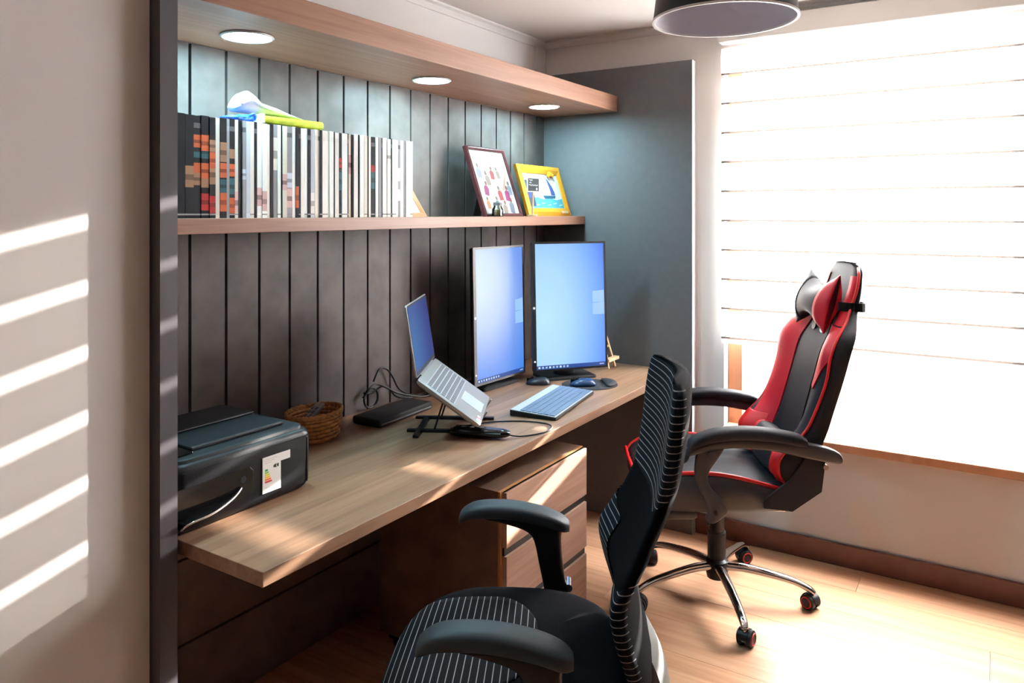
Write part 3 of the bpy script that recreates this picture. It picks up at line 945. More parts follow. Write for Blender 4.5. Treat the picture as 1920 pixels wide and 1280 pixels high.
# ------------------------------------------------------------------ printer
pr = thing('printer', 'black inkjet printer with an energy label standing on the desk', 'printer', (0.0, 0.0, ZD))
def rr(x0, x1, y0, y1, r, n=6):
    pts = []
    for cx, cy, a0 in ((x1 - r, y0 + r, -PI / 2), (x1 - r, y1 - r, 0), (x0 + r, y1 - r, PI / 2), (x0 + r, y0 + r, PI)):
        for k_ in range(n + 1):
            a = a0 + k_ * PI / 2 / n
            pts.append((cx + r * math.cos(a), cy + r * math.sin(a)))
    return pts
QX0, QX1, QY0, QY1 = 0.997, 1.398, 1.520, 1.845
def prring(z, e, r=0.030):
    return [(a, b_, z) for a, b_ in rr(QX0 + e, QX1 - e, QY0 + e, QY1 - e, r)]
# body with a real front recess (paper exit): built as front frame pieces and a rear block
body = MB().loft([prring(0.004, 0.012), prring(0.010, 0.006), prring(0.022, 0.001), prring(0.10, 0.0), prring(0.138, 0.0), prring(0.150, 0.003), prring(0.157, 0.011)])
bo = body.build('body', M_printer, pr, smooth='auto')
MB().loft([prring(0.1572, 0.014, 0.026), prring(0.164, 0.016, 0.026), prring(0.166, 0.020, 0.024)]).build('scanner_lid', M_printer_top, pr, smooth='auto')
MB().box(1.075, 1.345, 1.575, 1.815, 0.1662, 0.1765).build('document_tray', M_printer_top, pr, bevel=0.004)
MB().box(1.02, 1.07, 1.560, 1.835, 0.1662, 0.172).build('control_strip', M_gloss, pr, bevel=0.002)
MB().box(1.10, 1.352, 1.70, 1.838, 0.1768, 0.1830).build('paper_guide', M_black, pr, bevel=0.003)
# paper exit recess: dark glossy inset plate with raised lip and the curved chrome-like tray edge
rec = [(1.000, 0.040), (1.190, 0.040), (1.206, 0.052), (1.206, 0.098), (1.196, 0.108), (1.000, 0.108)]
MB().loft([[(x_, QY0 + 0.004, z) for x_, z in rec], [(x_, QY0 - 0.0012, z) for x_, z in rec]]).build('exit_recess', M_gloss, pr, bevel=0.001)
trp = smooth_tab([(1.168, QY0 - 0.004, 0.066), (1.14, QY0 - 0.016, 0.056), (1.10, QY0 - 0.028, 0.049), (1.06, QY0 - 0.036, 0.045), (1.025, QY0 - 0.038, 0.044), (1.005, QY0 - 0.034, 0.040), (0.999, QY0 - 0.020, 0.028)], 5)
tr = MB().loft([[(p[0], p[1], p[2] - 0.003), (p[0], p[1], p[2] + 0.003), (p[0], QY0 + 0.001, p[2] + 0.004), (p[0], QY0 + 0.001, p[2] - 0.002)] for p in trp]).build('output_tray', M_gloss, pr, smooth='auto')
MB().tube([(p[0], p[1] - 0.001, p[2]) for p in trp], 0.0028, 8).build('tray_edge', M_chrome, tr, smooth=True)
MB().box(1.375, 1.3765, QY0 - 0.0006, QY0 + 0.002, 0.020, 0.135).build('front_seam', M_groove, pr)
MB().box(QX0 + 0.02, QX1 - 0.02, QY0 - 0.0005, QY0 + 0.003, 0.1395, 0.1412).build('lid_seam', M_groove, pr)
MB().cyl((1.176, QY0 - 0.0014, 0.083), (1.176, QY0 - 0.0024, 0.083), 0.008, n=24).build('badge', M_printer_top, pr, smooth='auto')
# energy label sticker
def sticker():
    s_ = MB()
    y = QY0 - 0.0016
    def q(x0, x1, z0, z1, c, d=0.0):
        s_.box(x0, x1, y - 0.0004 - d, y + 0.0014, z0, z1, c)
    Wc = (0.80, 0.80, 0.80)
    q(1.232, 1.288, 0.030, 0.098, Wc)
    q(1.232, 1.318, 0.098, 0.118, Wc)
    cols = [(0.02, 0.22, 0.06), (0.16, 0.42, 0.04), (0.62, 0.55, 0.03), (0.75, 0.45, 0.02), (0.72, 0.14, 0.02), (0.50, 0.01, 0.02)]
    for i_, c in enumerate(cols):
        z = 0.0835 - i_ * 0.0058
        x1 = 1.246 + i_ * 0.0024
        q(1.239, x1, z, z + 0.0046, c, 0.0003)
        s_.add([(x1, y - 0.0007, z), (x1 + 0.003, y - 0.0007, z + 0.0023), (x1, y - 0.0007, z + 0.0046)], [(0, 1, 2)], c)
    for i_ in range(3):
        q(1.238, 1.276 - 0.008 * i_, 0.1115 - i_ * 0.0045, 0.1125 - i_ * 0.0045, (0.45, 0.45, 0.46), 0.0002)
    for i_ in range(2):
        q(1.240, 1.280 - 0.01 * i_, 0.0415 - i_ * 0.004, 0.0425 - i_ * 0.004, (0.5, 0.5, 0.5), 0.0002)
    # black arrow tag with the class letter opening to the right
    s_.add([(1.264, y - 0.0008, 0.0905), (1.269, y - 0.0008, 0.0865), (1.281, y - 0.0008, 0.0865), (1.281, y - 0.0008, 0.0945), (1.269, y - 0.0008, 0.0945)], [(0, 1, 2, 3, 4)], (0.02, 0.02, 0.02))
    for a in range(7):
        a0 = PI * 0.35 + a * (1.3 * PI / 7)
        a1 = a0 + 1.3 * PI / 7
        pp = [(1.2755 + r_ * math.cos(t), y - 0.0010, 0.0905 + r_ * math.sin(t)) for r_, t in ((0.0030, a0), (0.0030, a1), (0.0017, a1), (0.0017, a0))]
        s_.add(pp, [(0, 1, 2, 3)], (0.9, 0.9, 0.9))
    return s_
sticker().build('energy_label', M_print, pr)['label'] = 'white energy rating label with coloured arrows'

# ------------------------------------------------------------------ wicker basket with things in it
bk = thing('wicker_basket', 'small brown wicker basket behind the printer', 'basket', (1.700, 1.845, ZD), 0.1)
BA, BB = 0.098, 0.075
def wall(z, t, ph, amp):
    k_ = 0.86 + 0.14 * z / 0.085
    w_ = 1 + amp * math.sin(t * 13 + ph)
    return (BA * k_ * w_ * math.cos(t), BB * k_ * w_ * math.sin(t), z)
wv = MB()
for i_ in range(6):
    z = 0.010 + i_ * 0.0125
    wv.tube([wall(z, 2 * PI * q / 78, PI * (i_ % 2), 0.035) for q in range(78)], 0.0058, 6, loop=True, flat=1.1)
o = wv.build('weave', M_wicker, bk, smooth=True)
o['kind'] = 'stuff'
stk = MB()
for q in range(13):
    t = 2 * PI * (q + 0.5) / 13
    stk.tube([wall(0.004, t, 0, 0), wall(0.082, t, 0, 0)], 0.004, 6)
o = stk.build('stakes', M_wicker, bk, smooth=True)
o['kind'] = 'stuff'
rim_ = MB()
for ph in (0, PI):
    rim_.tube([(BA * 1.02 * math.cos(2 * PI * q / 90), (BB * 1.02) * math.sin(2 * PI * q / 90), 0.084 + 0.0045 * math.sin(2 * PI * q / 90 * 15 + ph)) for q in range(90)], 0.0055, 6, loop=True)
rim_.build('rim', M_wicker, bk, smooth=True)
MB().loft([[(BA * s_ * math.cos(2 * PI * q / 32), BB * s_ * math.sin(2 * PI * q / 32), z) for q in range(32)] for s_, z in ((0.86, 0.0), (0.86, 0.006), (0.80, 0.007))]).build('bottom', M_wicker, bk, smooth='auto')
rc = thing('remote_control', 'grey slim remote leaning in the wicker basket', 'remote', (1.690, 1.858, ZD + 0.062))
o = MB().box(-0.075, 0.075, -0.016, 0.016, 0, 0.014).build('case', M_silver, rc, bevel=0.004)
q_ = MB()
for i_ in range(5):
    for j_ in (-1, 1):
        q_.box(-0.055 + i_ * 0.022, -0.043 + i_ * 0.022, j_ * 0.007 - 0.004, j_ * 0.007 + 0.004, 0.0135, 0.0158)
o2 = q_.build('buttons', M_key, rc)
rc.rotation_euler = (0, -0.32, 0.25)
nb = thing('navy_case', 'small navy blue case lying inside the wicker basket', 'case', (1.712, 1.808, ZD + 0.008), 0.2)
MB().box(-0.052, 0.052, -0.022, 0.022, 0, 0.058).build('case_body', M_navy, nb, bevel=0.01, seg=3)
MB().box(-0.0525, 0.0525, -0.0225, 0.0225, 0.036, 0.038).build('zip', M_black, nb)
# ------------------------------------------------------------------ magazines
def ordinal(n):
    if 10 <= n % 100 <= 20:
        return f'{n}th'
    return f"{n}{ {1:'st',2:'nd',3:'rd'}.get(n % 10, 'th') }"
DK, WH, GY, CR, LB = (0.006, 0.006, 0.009), (0.86, 0.85, 0.84), (0.30, 0.29, 0.31), (0.70, 0.65, 0.59), (0.56, 0.60, 0.70)
OR, RD, TL, PK, BL, SK = (0.46, 0.10, 0.04), (0.32, 0.02, 0.02), (0.03, 0.09, 0.11), (0.62, 0.40, 0.40), (0.05, 0.07, 0.20), (0.28, 0.15, 0.09)
CN = {DK: 'black', WH: 'white', GY: 'grey', CR: 'cream', LB: 'pale blue'}
# base colour and printed bands (from, to, colour) as fractions of the height
FIG1 = [(0.30, 0.42, SK), (0.42, 0.55, OR), (0.60, 0.68, TL), (0.68, 0.85, OR)]
FIG2 = [(0.04, 0.24, RD), (0.32, 0.50, SK), (0.50, 0.62, OR), (0.62, 0.74, SK)]
FIG3 = [(0.04, 0.22, OR), (0.24, 0.40, TL), (0.40, 0.58, OR), (0.60, 0.72, SK)]
seq = [(DK, 16, []), (DK, 18, []), (DK, 15, []), (DK, 19, []), (DK, 17, []), (DK, 15, []), (DK, 18, []), (DK, 16, []), (DK, 19, []),
       (DK, 20, [(0.3, 0.5, SK)]), (DK, 18, FIG1), (DK, 19, FIG1 + FIG2[:1]), (DK, 15, FIG2), (CR, 11, []), (DK, 17, FIG3), (GY, 8, []), (DK, 14, FIG3), (CR, 9, [(0.04, 0.3, PK)]),
       (DK, 10, []), (GY, 9, [(0.4, 0.5, LB)]), (LB, 11, []), (CR, 11, []), (DK, 9, []), (WH, 14, [(0.10, 0.35, PK)]), (WH, 13, [(0.1, 0.32, PK)]), (CR, 9, []), (DK, 10, []), (GY, 12, [(0.5, 0.9, CR)]),
       (WH, 9, []), (DK, 6, []), (CR, 13, [(0.3, 0.5, PK)]), (GY, 16, [(0.1, 0.3, PK), (0.3, 0.5, LB)]), (WH, 10, []), (DK, 9, [(0.12, 0.38, OR)]), (DK, 7, []), (WH, 12, []), (WH, 9, []), (DK, 9, []),
       (LB, 13, [(0.0, 0.25, WH)]), (CR, 10, []), (GY, 8, []), (DK, 8, []), (WH, 19, []), (CR, 6, []), (WH, 12, []), (DK, 6, []), (WH, 14, []), (DK, 9, [(0.6, 0.72, RD), (0.3, 0.5, TL)]),
       (WH, 19, []), (DK, 6, []), (CR, 11, [(0.55, 0.75, PK)]), (DK, 6, []), (WH, 17, []), (DK, 6, []), (WH, 15, []), (CR, 12, []), (DK, 6, []), (WH, 11, []), (DK, 15, [(0.32, 0.60, TL), (0.60, 0.66, RD)]),
       (WH, 11, []), (GY, 12, []), (DK, 6, []), (WH, 18, []), (WH, 14, [(0.7, 0.9, CR)]), (DK, 5, []), (WH, 16, []), (WH, 12, []), (GY, 8, [(0.2, 0.6, WH)]), (WH, 14, []), (GY, 9, []), (WH, 18, []), (WH, 13, [])]
tot = sum(s_[1] for s_ in seq)
sc_ = (2.094 - 0.996) / tot
mx_ = 0.996
vis = [i_ for i_, s_ in enumerate(seq)]
n_m = len(seq)
for i_, (c, w, bands) in enumerate(seq):
    w_ = w * sc_
    hgt = 0.2705 + random.uniform(-0.0012, 0.0012)
    dpt = 0.178
    y0 = 1.766 + random.uniform(-0.002, 0.002)
    mb = MB()
    g = 0.0004
    bands = [(max(0.05, f0 + random.uniform(-0.04, 0.04)), min(0.86, f1 + random.uniform(-0.04, 0.04)), fc) for f0, f1, fc in bands]
    bands = [(f0, f1, fc) for f0, f1, fc in bands if f1 > f0] + [(f0 + (f1 - f0) * 0.35, f0 + (f1 - f0) * 0.6, tuple(x_ * 0.45 for x_ in fc)) for f0, f1, fc in bands if f1 - f0 > 0.1]
    line_ = random.random() < 0.45
    cuts = sorted({0.0, 1.0, 0.03, 0.045, *[b_[0] for b_ in bands], *[b_[1] for b_ in bands], 0.88, 0.93})
    for a, b_ in zip(cuts, cuts[1:]):
        md = (a + b_) / 2
        cc = c
        for f0, f1, fc in bands:
            if f0 < md < f1:
                cc = fc
        if 0.03 < md < 0.045 and line_:
            cc = GY
        if c in (DK, GY) and 0.88 < md < 0.93 and i_ % 3 == 1:
            cc = (0.10, 0.10, 0.11)
        j = 0.9 + 0.2 * random.random()
        cc = tuple(min(0.9, k_ * j) for k_ in cc)
        mb.box(mx_ + g, mx_ + w_ - g, y0, y0 + 0.004, hgt * a, hgt * b_, cc)
    mb.box(mx_ + g + 0.0006, mx_ + w_ - g - 0.0006, y0 + 0.004, y0 + dpt, 0.001, hgt - 0.001, (0.75, 0.73, 0.70))
    mb.box(mx_ + g, mx_ + g + 0.0006, y0 + 0.004, y0 + dpt, 0, hgt, c)
    mb.box(mx_ + w_ - g - 0.0006, mx_ + w_ - g, y0 + 0.004, y0 + dpt, 0, hgt, c)
    o = mb.build('magazine', M_mag)
    o.location = (0, 0, 1.4522)
    nm = CN[c]
    extra = ''
    if seq[i_][2]:
        nmz = {OR: 'orange', RD: 'red', TL: 'teal', PK: 'pink', SK: 'brown', LB: 'pale blue', WH: 'white', CR: 'cream'}
        extra = ' with ' + nmz[seq[i_][2][-1][2]] + ' print'
    o['label'] = f'{nm}-spined magazine{extra}, {ordinal(n_m - i_)} from the right end of the row'
    o['category'] = 'magazine'
    o['group'] = 'magazines on the lower shelf'
    mx_ += w_
ZM = 1.4522 + 0.2720
# things lying on top of the magazines
fo = thing('foam_block', 'yellow-green foam block lying on top of the magazines', 'foam', (1.552, 1.800, ZM))
rings = []
for x_ in (-0.118, -0.114, 0.112, 0.117):
    e = 0.003 if abs(x_) > 0.1135 else 0.0
    rings.append([(x_, sell(2 * PI * kk / 24, 0.034 - e, 0.013 - e, 5)[0], 0.0132 + sell(2 * PI * kk / 24, 0.034 - e, 0.013 - e, 5)[1]) for kk in range(24)])
MB().loft(rings).build('block', M_foam, fo, smooth='auto')
MB().box(-0.1185, -0.110, -0.0345, 0.0345, 0.0002, 0.0268).build('end_sleeve', M_paper, fo, bevel=0.002)
bb = thing('blue_bag', 'crumpled blue plastic bag on the magazines beside the foam block', 'bag', (1.368, 1.800, ZM))
rnd = random.Random(3)
rings = []
for i_ in range(13):
    x_ = -0.050 + i_ * 0.100 / 12
    hh = 0.006 + 0.018 * (i_ / 12) ** 0.7 * (1 if i_ < 12 else 0.6)
    ww = 0.030 * (0.5 + 0.5 * math.sin(PI * min(1, 0.15 + i_ / 13)))
    rings.append([(x_ + rnd.uniform(-0.002, 0.002), sell(2 * PI * kk / 18, ww, hh / 2, 2.4)[0] + rnd.uniform(-0.003, 0.003), max(0.0005, hh / 2 + sell(2 * PI * kk / 18, ww, hh / 2, 2.4)[1] + rnd.uniform(-0.002, 0.002))) for kk in range(18)])
MB().loft(rings).build('bag_body', M_blue, bb, smooth=True)
MB().tube(smooth_tab([(0.030, -0.02, 0.016), (0.040, -0.028, 0.022), (0.052, -0.02, 0.018), (0.056, -0.01, 0.010)], 4), 0.004, 8).build('knot', M_blue, bb, smooth=True)
wc = thing('white_cloth', 'bunched white cloth draped over the foam block and blue bag', 'cloth', (1.458, 1.820, ZM + 0.0275))
CL = smooth_tab([(-0.092, 0.004, 0.012, 0.014), (-0.084, 0.002, 0.024, 0.028), (-0.066, 0.002, 0.034, 0.050), (-0.045, 0.002, 0.036, 0.062), (-0.024, 0.001, 0.034, 0.054), (-0.006, 0.001, 0.034, 0.036),
                 (0.020, 0.0005, 0.036, 0.031), (0.055, 0.0005, 0.036, 0.024), (0.095, 0.0005, 0.033, 0.013), (0.130, 0.0005, 0.026, 0.007), (0.165, 0.0005, 0.012, 0.003)], 4)
rnd = random.Random(5)
rings = []
for x_, zb, ww, hh in CL:
    hh = max(hh, 0.002)
    rings.append([(x_, sell(2 * PI * kk / 24, ww * (1 + 0.05 * math.sin(kk * 2.1 + x_ * 60)), hh / 2, 2.3)[0], max(0.0004, zb + hh / 2 + sell(2 * PI * kk / 24, ww, hh / 2, 2.3)[1] * (1 + 0.05 * math.sin(kk * 1.7 + x_ * 80)))) for kk in range(24)])
MB().loft(rings).build('cloth_body', M_cloth, wc, smooth=True)
MB().tube(smooth_tab([(-0.078, -0.030, 0.022), (-0.05, -0.036, 0.035), (-0.01, -0.036, 0.022), (0.03, -0.036, 0.014)], 5), [0.005] * 15 + [0.002], 8).build('fold', M_cloth, wc, smooth=True)

# ------------------------------------------------------------------ leaning frames on the shelf
ZS = 1.4522
def lean_frame(root, w, h, border, depth, lean, mat, name='frame'):
    """local: x along width (centre 0), bottom edge on z=0, leaning back (+y) by angle lean"""
    R = Matrix.Rotation(-lean, 4, 'X')
    f = MB()
    outer = [(-w / 2, 0), (w / 2, 0), (w / 2, h), (-w / 2, h)]
    inner = [(-w / 2 + border, border), (w / 2 - border, border), (w / 2 - border, h - border), (-w / 2 + border, h - border)]
    r1 = [(a, 0, b_) for a, b_ in outer]
    rows = [[(a, depth, b_) for a, b_ in outer], [(a, 0.0, b_) for a, b_ in outer],
            [(a * 0.5 + c * 0.5, -0.004, b_ * 0.5 + d * 0.5) for (a, b_), (c, d) in zip(outer, inner)],
            [(c, 0.002, d) for c, d in inner], [(c, depth, d) for c, d in inner]]
    f.loft(rows, loop=True)
    f.xf(R)
    fo_ = f.build(name, mat, root, bevel=0.0012)
    bkp = MB().box(-w / 2 + border * 0.6, w / 2 - border * 0.6, depth * 0.55, depth * 0.95, border * 0.6, h - border * 0.6).xf(R).build('backing_board', M_black, root)
    return R
# burgundy frame with a collage
bf = thing('picture_frame', 'burgundy frame holding a white photo collage, leaning on the shelf', 'picture frame', (2.705, 1.768, ZS), 0.0)
FW, FH = 0.292, 0.318
R = lean_frame(bf, FW, FH, 0.016, 0.018, 0.34, M_burg)
art = MB()
art.box(-FW / 2 + 0.014, FW / 2 - 0.014, 0.0060, 0.0090, 0.014, FH - 0.014, (0.56, 0.56, 0.56))
rnd = random.Random(11)
for i_ in range(6):
    art.box(-0.105 + i_ * 0.030, -0.085 + i_ * 0.030 + rnd.uniform(-0.004, 0.004), 0.0056, 0.007, 0.268, 0.273, (0.30, 0.29, 0.30))
cols = [(0.10, 0.11, 0.14), (0.32, 0.14, 0.06), (0.09, 0.12, 0.09), (0.22, 0.03, 0.03), (0.20, 0.15, 0.12), (0.18, 0.02, 0.09), (0.20, 0.19, 0.23)]
for (cx, cz, s_) in ((-0.095, 0.205, 1), (-0.045, 0.172, 1), (0.0, 0.198, 0.9), (0.045, 0.2, 0.8), (-0.075, 0.125, 1.0), (0.02, 0.105, 1), (0.075, 0.105, 1.1), (0.105, 0.13, 1), (0.085, 0.05, 1.1), (0.03, 0.04, 1), (-0.02, 0.06, 0.9), (-0.09, 0.06, 0.8)):
    # a small cut-out figure: oval head, body block
    c1, c2 = rnd.choice(cols), rnd.choice(cols)
    tilt = rnd.uniform(-0.25, 0.25)
    body_ = [(-0.011, -0.022), (0.011, -0.022), (0.013, 0.004), (0.006, 0.012), (-0.006, 0.012), (-0.013, 0.004)]
    head = [(0.0065 * math.cos(2 * PI * q / 10), 0.020 + 0.008 * math.sin(2 * PI * q / 10)) for q in range(10)]
    for pts, c in ((body_, c2), (head, (0.14, 0.07, 0.05))):
        s_ = s_ * 1.0
        pp = [(cx + 1.35 * s_ * (a * math.cos(tilt) - b_ * math.sin(tilt)), 0.0055, cz + 1.35 * s_ * (a * math.sin(tilt) + b_ * math.cos(tilt))) for a, b_ in pts]
        art.add(pp, [tuple(range(len(pp)))], c)
# long raised arm shape
pp = [(0.045, 0.0054, 0.12), (0.062, 0.0054, 0.12), (0.115, 0.0054, 0.205), (0.120, 0.0054, 0.238), (0.108, 0.0054, 0.235), (0.090, 0.0054, 0.19)]
art.add(pp, [tuple(range(6))], (0.30, 0.20, 0.15))
art.xf(R).build('collage', M_print, bf)
MB().bar((0, 0.105, 0.19), (0, 0.150, 0.002), 0.05, 0.004, (0, 1, 0)).build('easel_leg', M_black, bf)
# yellow frame with boat picture
yf = thing('picture_frame', 'yellow frame with a sailing boat picture, leaning on the shelf', 'picture frame', (3.110, 1.772, ZS), 0.0)
GW, GH = 0.400, 0.252
R = lean_frame(yf, GW, GH, 0.040, 0.016, 0.30, M_yellow)
art = MB()
y_ = 0.0060
art.box(-GW / 2 + 0.036, GW / 2 - 0.036, y_, y_ + 0.003, 0.036, GH - 0.036, (0.55, 0.60, 0.62))
def shape(pts, c, d):
    art.add([(a, y_ - d, b_) for a, b_ in pts], [tuple(range(len(pts)))], c)
sea = [(-0.160, 0.042), (0.158, 0.042), (0.158, 0.090), (0.10, 0.082), (0.04, 0.094), (-0.02, 0.084), (-0.08, 0.095), (-0.160, 0.085)]
shape(sea, (0.07, 0.34, 0.42), 0.0004)
for i_ in range(5):
    x_ = -0.11 + i_ * 0.055
    shape([(x_, 0.052 + 0.008 * (i_ % 2)), (x_ + 0.04, 0.056 + 0.008 * (i_ % 2)), (x_ + 0.035, 0.062 + 0.008 * (i_ % 2)), (x_ + 0.005, 0.058 + 0.008 * (i_ % 2))], (0.34, 0.58, 0.62), 0.0006)
shape([(-0.01, 0.088), (0.09, 0.090), (0.102, 0.104), (-0.02, 0.104)], (0.02, 0.09, 0.15), 0.0008)
shape([(-0.01, 0.108), (0.040, 0.108), (0.034, 0.202), (0.012, 0.165)], (0.88, 0.88, 0.84), 0.0008)
shape([(0.042, 0.200), (0.060, 0.185), (0.084, 0.155), (0.098, 0.125), (0.100, 0.106), (0.044, 0.106)], (0.035, 0.07, 0.22), 0.0008)
shape([(0.042, 0.200), (0.052, 0.170), (0.060, 0.135), (0.060, 0.106), (0.044, 0.106)], (0.55, 0.58, 0.80), 0.0010)
shape([(-0.160, 0.050), (-0.105, 0.050), (-0.100, 0.10), (-0.112, 0.150), (-0.135, 0.178), (-0.160, 0.178)], (0.05, 0.06, 0.10), 0.0008)
shape([(-0.150, 0.092), (-0.118, 0.092), (-0.116, 0.125), (-0.150, 0.125)], (0.05, 0.07, 0.35), 0.0010)
art.xf(R).build('boat_picture', M_print, yf)
orn = MB()
for cx, cz, s_ in ((0.085, 0.213, 1.0), (0.105, 0.206, 0.8), (0.070, 0.204, 0.7)):
    orn.loft([[(cx + s_ * r_ * math.cos(2 * PI * q / 14), yv, cz + s_ * r_ * 0.8 * math.sin(2 * PI * q / 14)) for q in range(14)] for r_, yv in ((0.017, 0.002), (0.016, -0.005), (0.008, -0.009))])
orn.xf(R).build('ornament', M_yellow, yf, smooth='auto')
MB().box(0.10, 0.165, -0.0065, 0.0, 0.012, 0.024).xf(R).build('name_plate', M_pine, yf)
MB().bar((0, 0.085, 0.16), (0, 0.130, 0.002), 0.05, 0.004, (0, 1, 0)).build('easel_leg', M_black, yf)
# small wooden frame, half hidden by the magazines
wf = thing('wooden_frame', 'small orange wooden frame at the right end of the magazines', 'picture frame', (2.165, 1.800, ZS), 0.0)
R = lean_frame(wf, 0.108, 0.165, 0.022, 0.014, 0.62, M_bookwood)
MB().box(-0.034, 0.034, 0.005, 0.007, 0.020, 0.145).xf(R).build('picture', M_paper, wf)
MB().bar((0, 0.10, 0.13), (0, 0.125, 0.002), 0.03, 0.004, (0, 1, 0)).build('easel_leg', M_bookwood, wf)
# chalkboard sign on a stick
cs = thing('chalkboard_sign', 'tiny chalkboard sign on a wooden stick before the yellow frame', 'sign', (2.880, 1.738, ZS), 0.0)
MB().lathe([(0.001, 0), (0.021, 0), (0.0225, 0.003), (0.021, 0.008), (0.001, 0.009)], 28).build('foot', M_pine, cs, smooth='auto')
MB().cyl((0, 0, 0.008), (0, 0, 0.125), 0.0042, n=12).build('stick', M_pine, cs, smooth='auto')
MB().box(-0.050, 0.050, -0.004, 0.001, 0.108, 0.172).build('sign_frame', M_paper, cs, bevel=0.001)
bd_ = MB().box(-0.046, 0.046, -0.0050, -0.003, 0.112, 0.168).build('board', M_chalk, cs)
wr_ = MB()
def scrawl(x0, x1, z, amp, n):
    pts = [(x0 + (x1 - x0) * k_ / n, -0.0053, z + amp * math.sin(k_ * 1.9) + amp * 0.4 * math.sin(k_ * 0.8)) for k_ in range(n + 1)]
    wr_.tube(pts, 0.0011, 5)
scrawl(-0.038, -0.012, 0.160, 0.0030, 12)
scrawl(-0.036, -0.020, 0.149, 0.0022, 8)
scrawl(-0.040, 0.036, 0.138, 0.0032, 26)
wr_.cyl((0.026, -0.0050, 0.122), (0.026, -0.0056, 0.122), 0.006, n=14)
wr_.build('chalk_writing', M_chalkw, bd_)
# jar
jr = thing('glass_jar', 'small glass jar standing before the burgundy frame', 'jar', (2.602, 1.740, ZS), 0.0)
MB().lathe([(0.001, 0.0005), (0.021, 0.0005), (0.024, 0.004), (0.024, 0.030), (0.017, 0.041), (0.0165, 0.047), (0.014, 0.047), (0.0145, 0.040), (0.021, 0.030), (0.021, 0.005), (0.001, 0.004)], 28).build('glass', M_jar, jr, smooth='auto')
MB().lathe([(0.001, 0.046), (0.0185, 0.046), (0.019, 0.050), (0.019, 0.057), (0.017, 0.059), (0.001, 0.059)], 28).build('lid', M_key, jr, smooth='auto')
MB().lathe([(0.001, 0.0045), (0.0200, 0.0055), (0.0200, 0.028), (0.001, 0.030)], 20).build('filling', M_pine, jr, smooth='auto')

# ------------------------------------------------------------------ monitors
def screen_mat(name, stops, centre, strength):
    """desktop picture: radial glow off centre, drawn in the screen's own UVs"""
    m, nt, b_ = new_mat(name)
    uv = node(nt, 'ShaderNodeUVMap')
    mp = node(nt, 'ShaderNodeMapping')
    mp.inputs['Location'].default_value = (-centre[0], -centre[1], 0)
    link(nt, uv.outputs[0], mp.inputs[0])
    sc = node(nt, 'ShaderNodeVectorMath', operation='MULTIPLY')
    sc.inputs[1].default_value = centre[2]
    link(nt, mp.outputs[0], sc.inputs[0])
    ln = node(nt, 'ShaderNodeVectorMath', operation='LENGTH')
    link(nt, sc.outputs[0], ln.inputs[0])
    r = node(nt, 'ShaderNodeValToRGB')
    e = r.color_ramp.elements
    e[0].position, e[0].color = stops[0][0], (*stops[0][1], 1)
    e[1].position, e[1].color = stops[-1][0], (*stops[-1][1], 1)
    for p, c in stops[1:-1]:
        q = e.new(p)
        q.color = (*c, 1)
    link(nt, ln.outputs['Value'], r.inputs['Fac'])
    link(nt, r.outputs['Color'], b_.inputs['Emission Color'])
    b_.inputs['Emission Strength'].default_value = strength
    b_.inputs['Base Color'].default_value = (0.01, 0.01, 0.015, 1)
    b_.inputs['Roughness'].default_value = 0.35
    b_.inputs['Specular IOR Level'].default_value = 0.12
    return m
M_scr2 = screen_mat('desktop_glow', [(0.0, (0.50, 0.80, 1.0)), (0.35, (0.42, 0.70, 1.0)), (0.7, (0.22, 0.46, 0.98)), (1.0, (0.06, 0.20, 0.88))], (0.12, 0.40, (0.95, 0.85, 0)), 0.95)
M_scr1 = screen_mat('desktop_glow_sheen', [(0.0, (0.60, 0.72, 0.97)), (0.30, (0.48, 0.62, 0.95)), (0.62, (0.20, 0.36, 0.88)), (1.0, (0.02, 0.22, 0.80))], (0.12, 0.66, (0.75, 1.05, 0)), 0.95)  # desktop picture, with a whitish reflection on its left painted into the glow
M_scr3 = screen_mat('laptop_glow', [(0.0, (0.012, 0.13, 0.36)), (0.5, (0.004, 0.04, 0.26)), (1.0, (0.001, 0.006, 0.16))], (0.1, 0.35, (0.9, 0.6, 0)), 0.8)
M_task = vcol('taskbar_print', 0.4, emit=0.9)
def uvquad(name, pts, mat, parent):
    me = bpy.data.meshes.new(name)
    me.from_pydata([tuple(p) for p in pts], [], [(0, 1, 2, 3)])
    uvl = me.uv_layers.new(name='UVMap')
    for li, uv in enumerate(((0, 0), (1, 0), (1, 1), (0, 1))):
        uvl.data[li].uv = uv
    me.materials.append(mat)
    o = bpy.data.objects.new(name, me)
    COL.objects.link(o)
    o.parent = parent
    return o
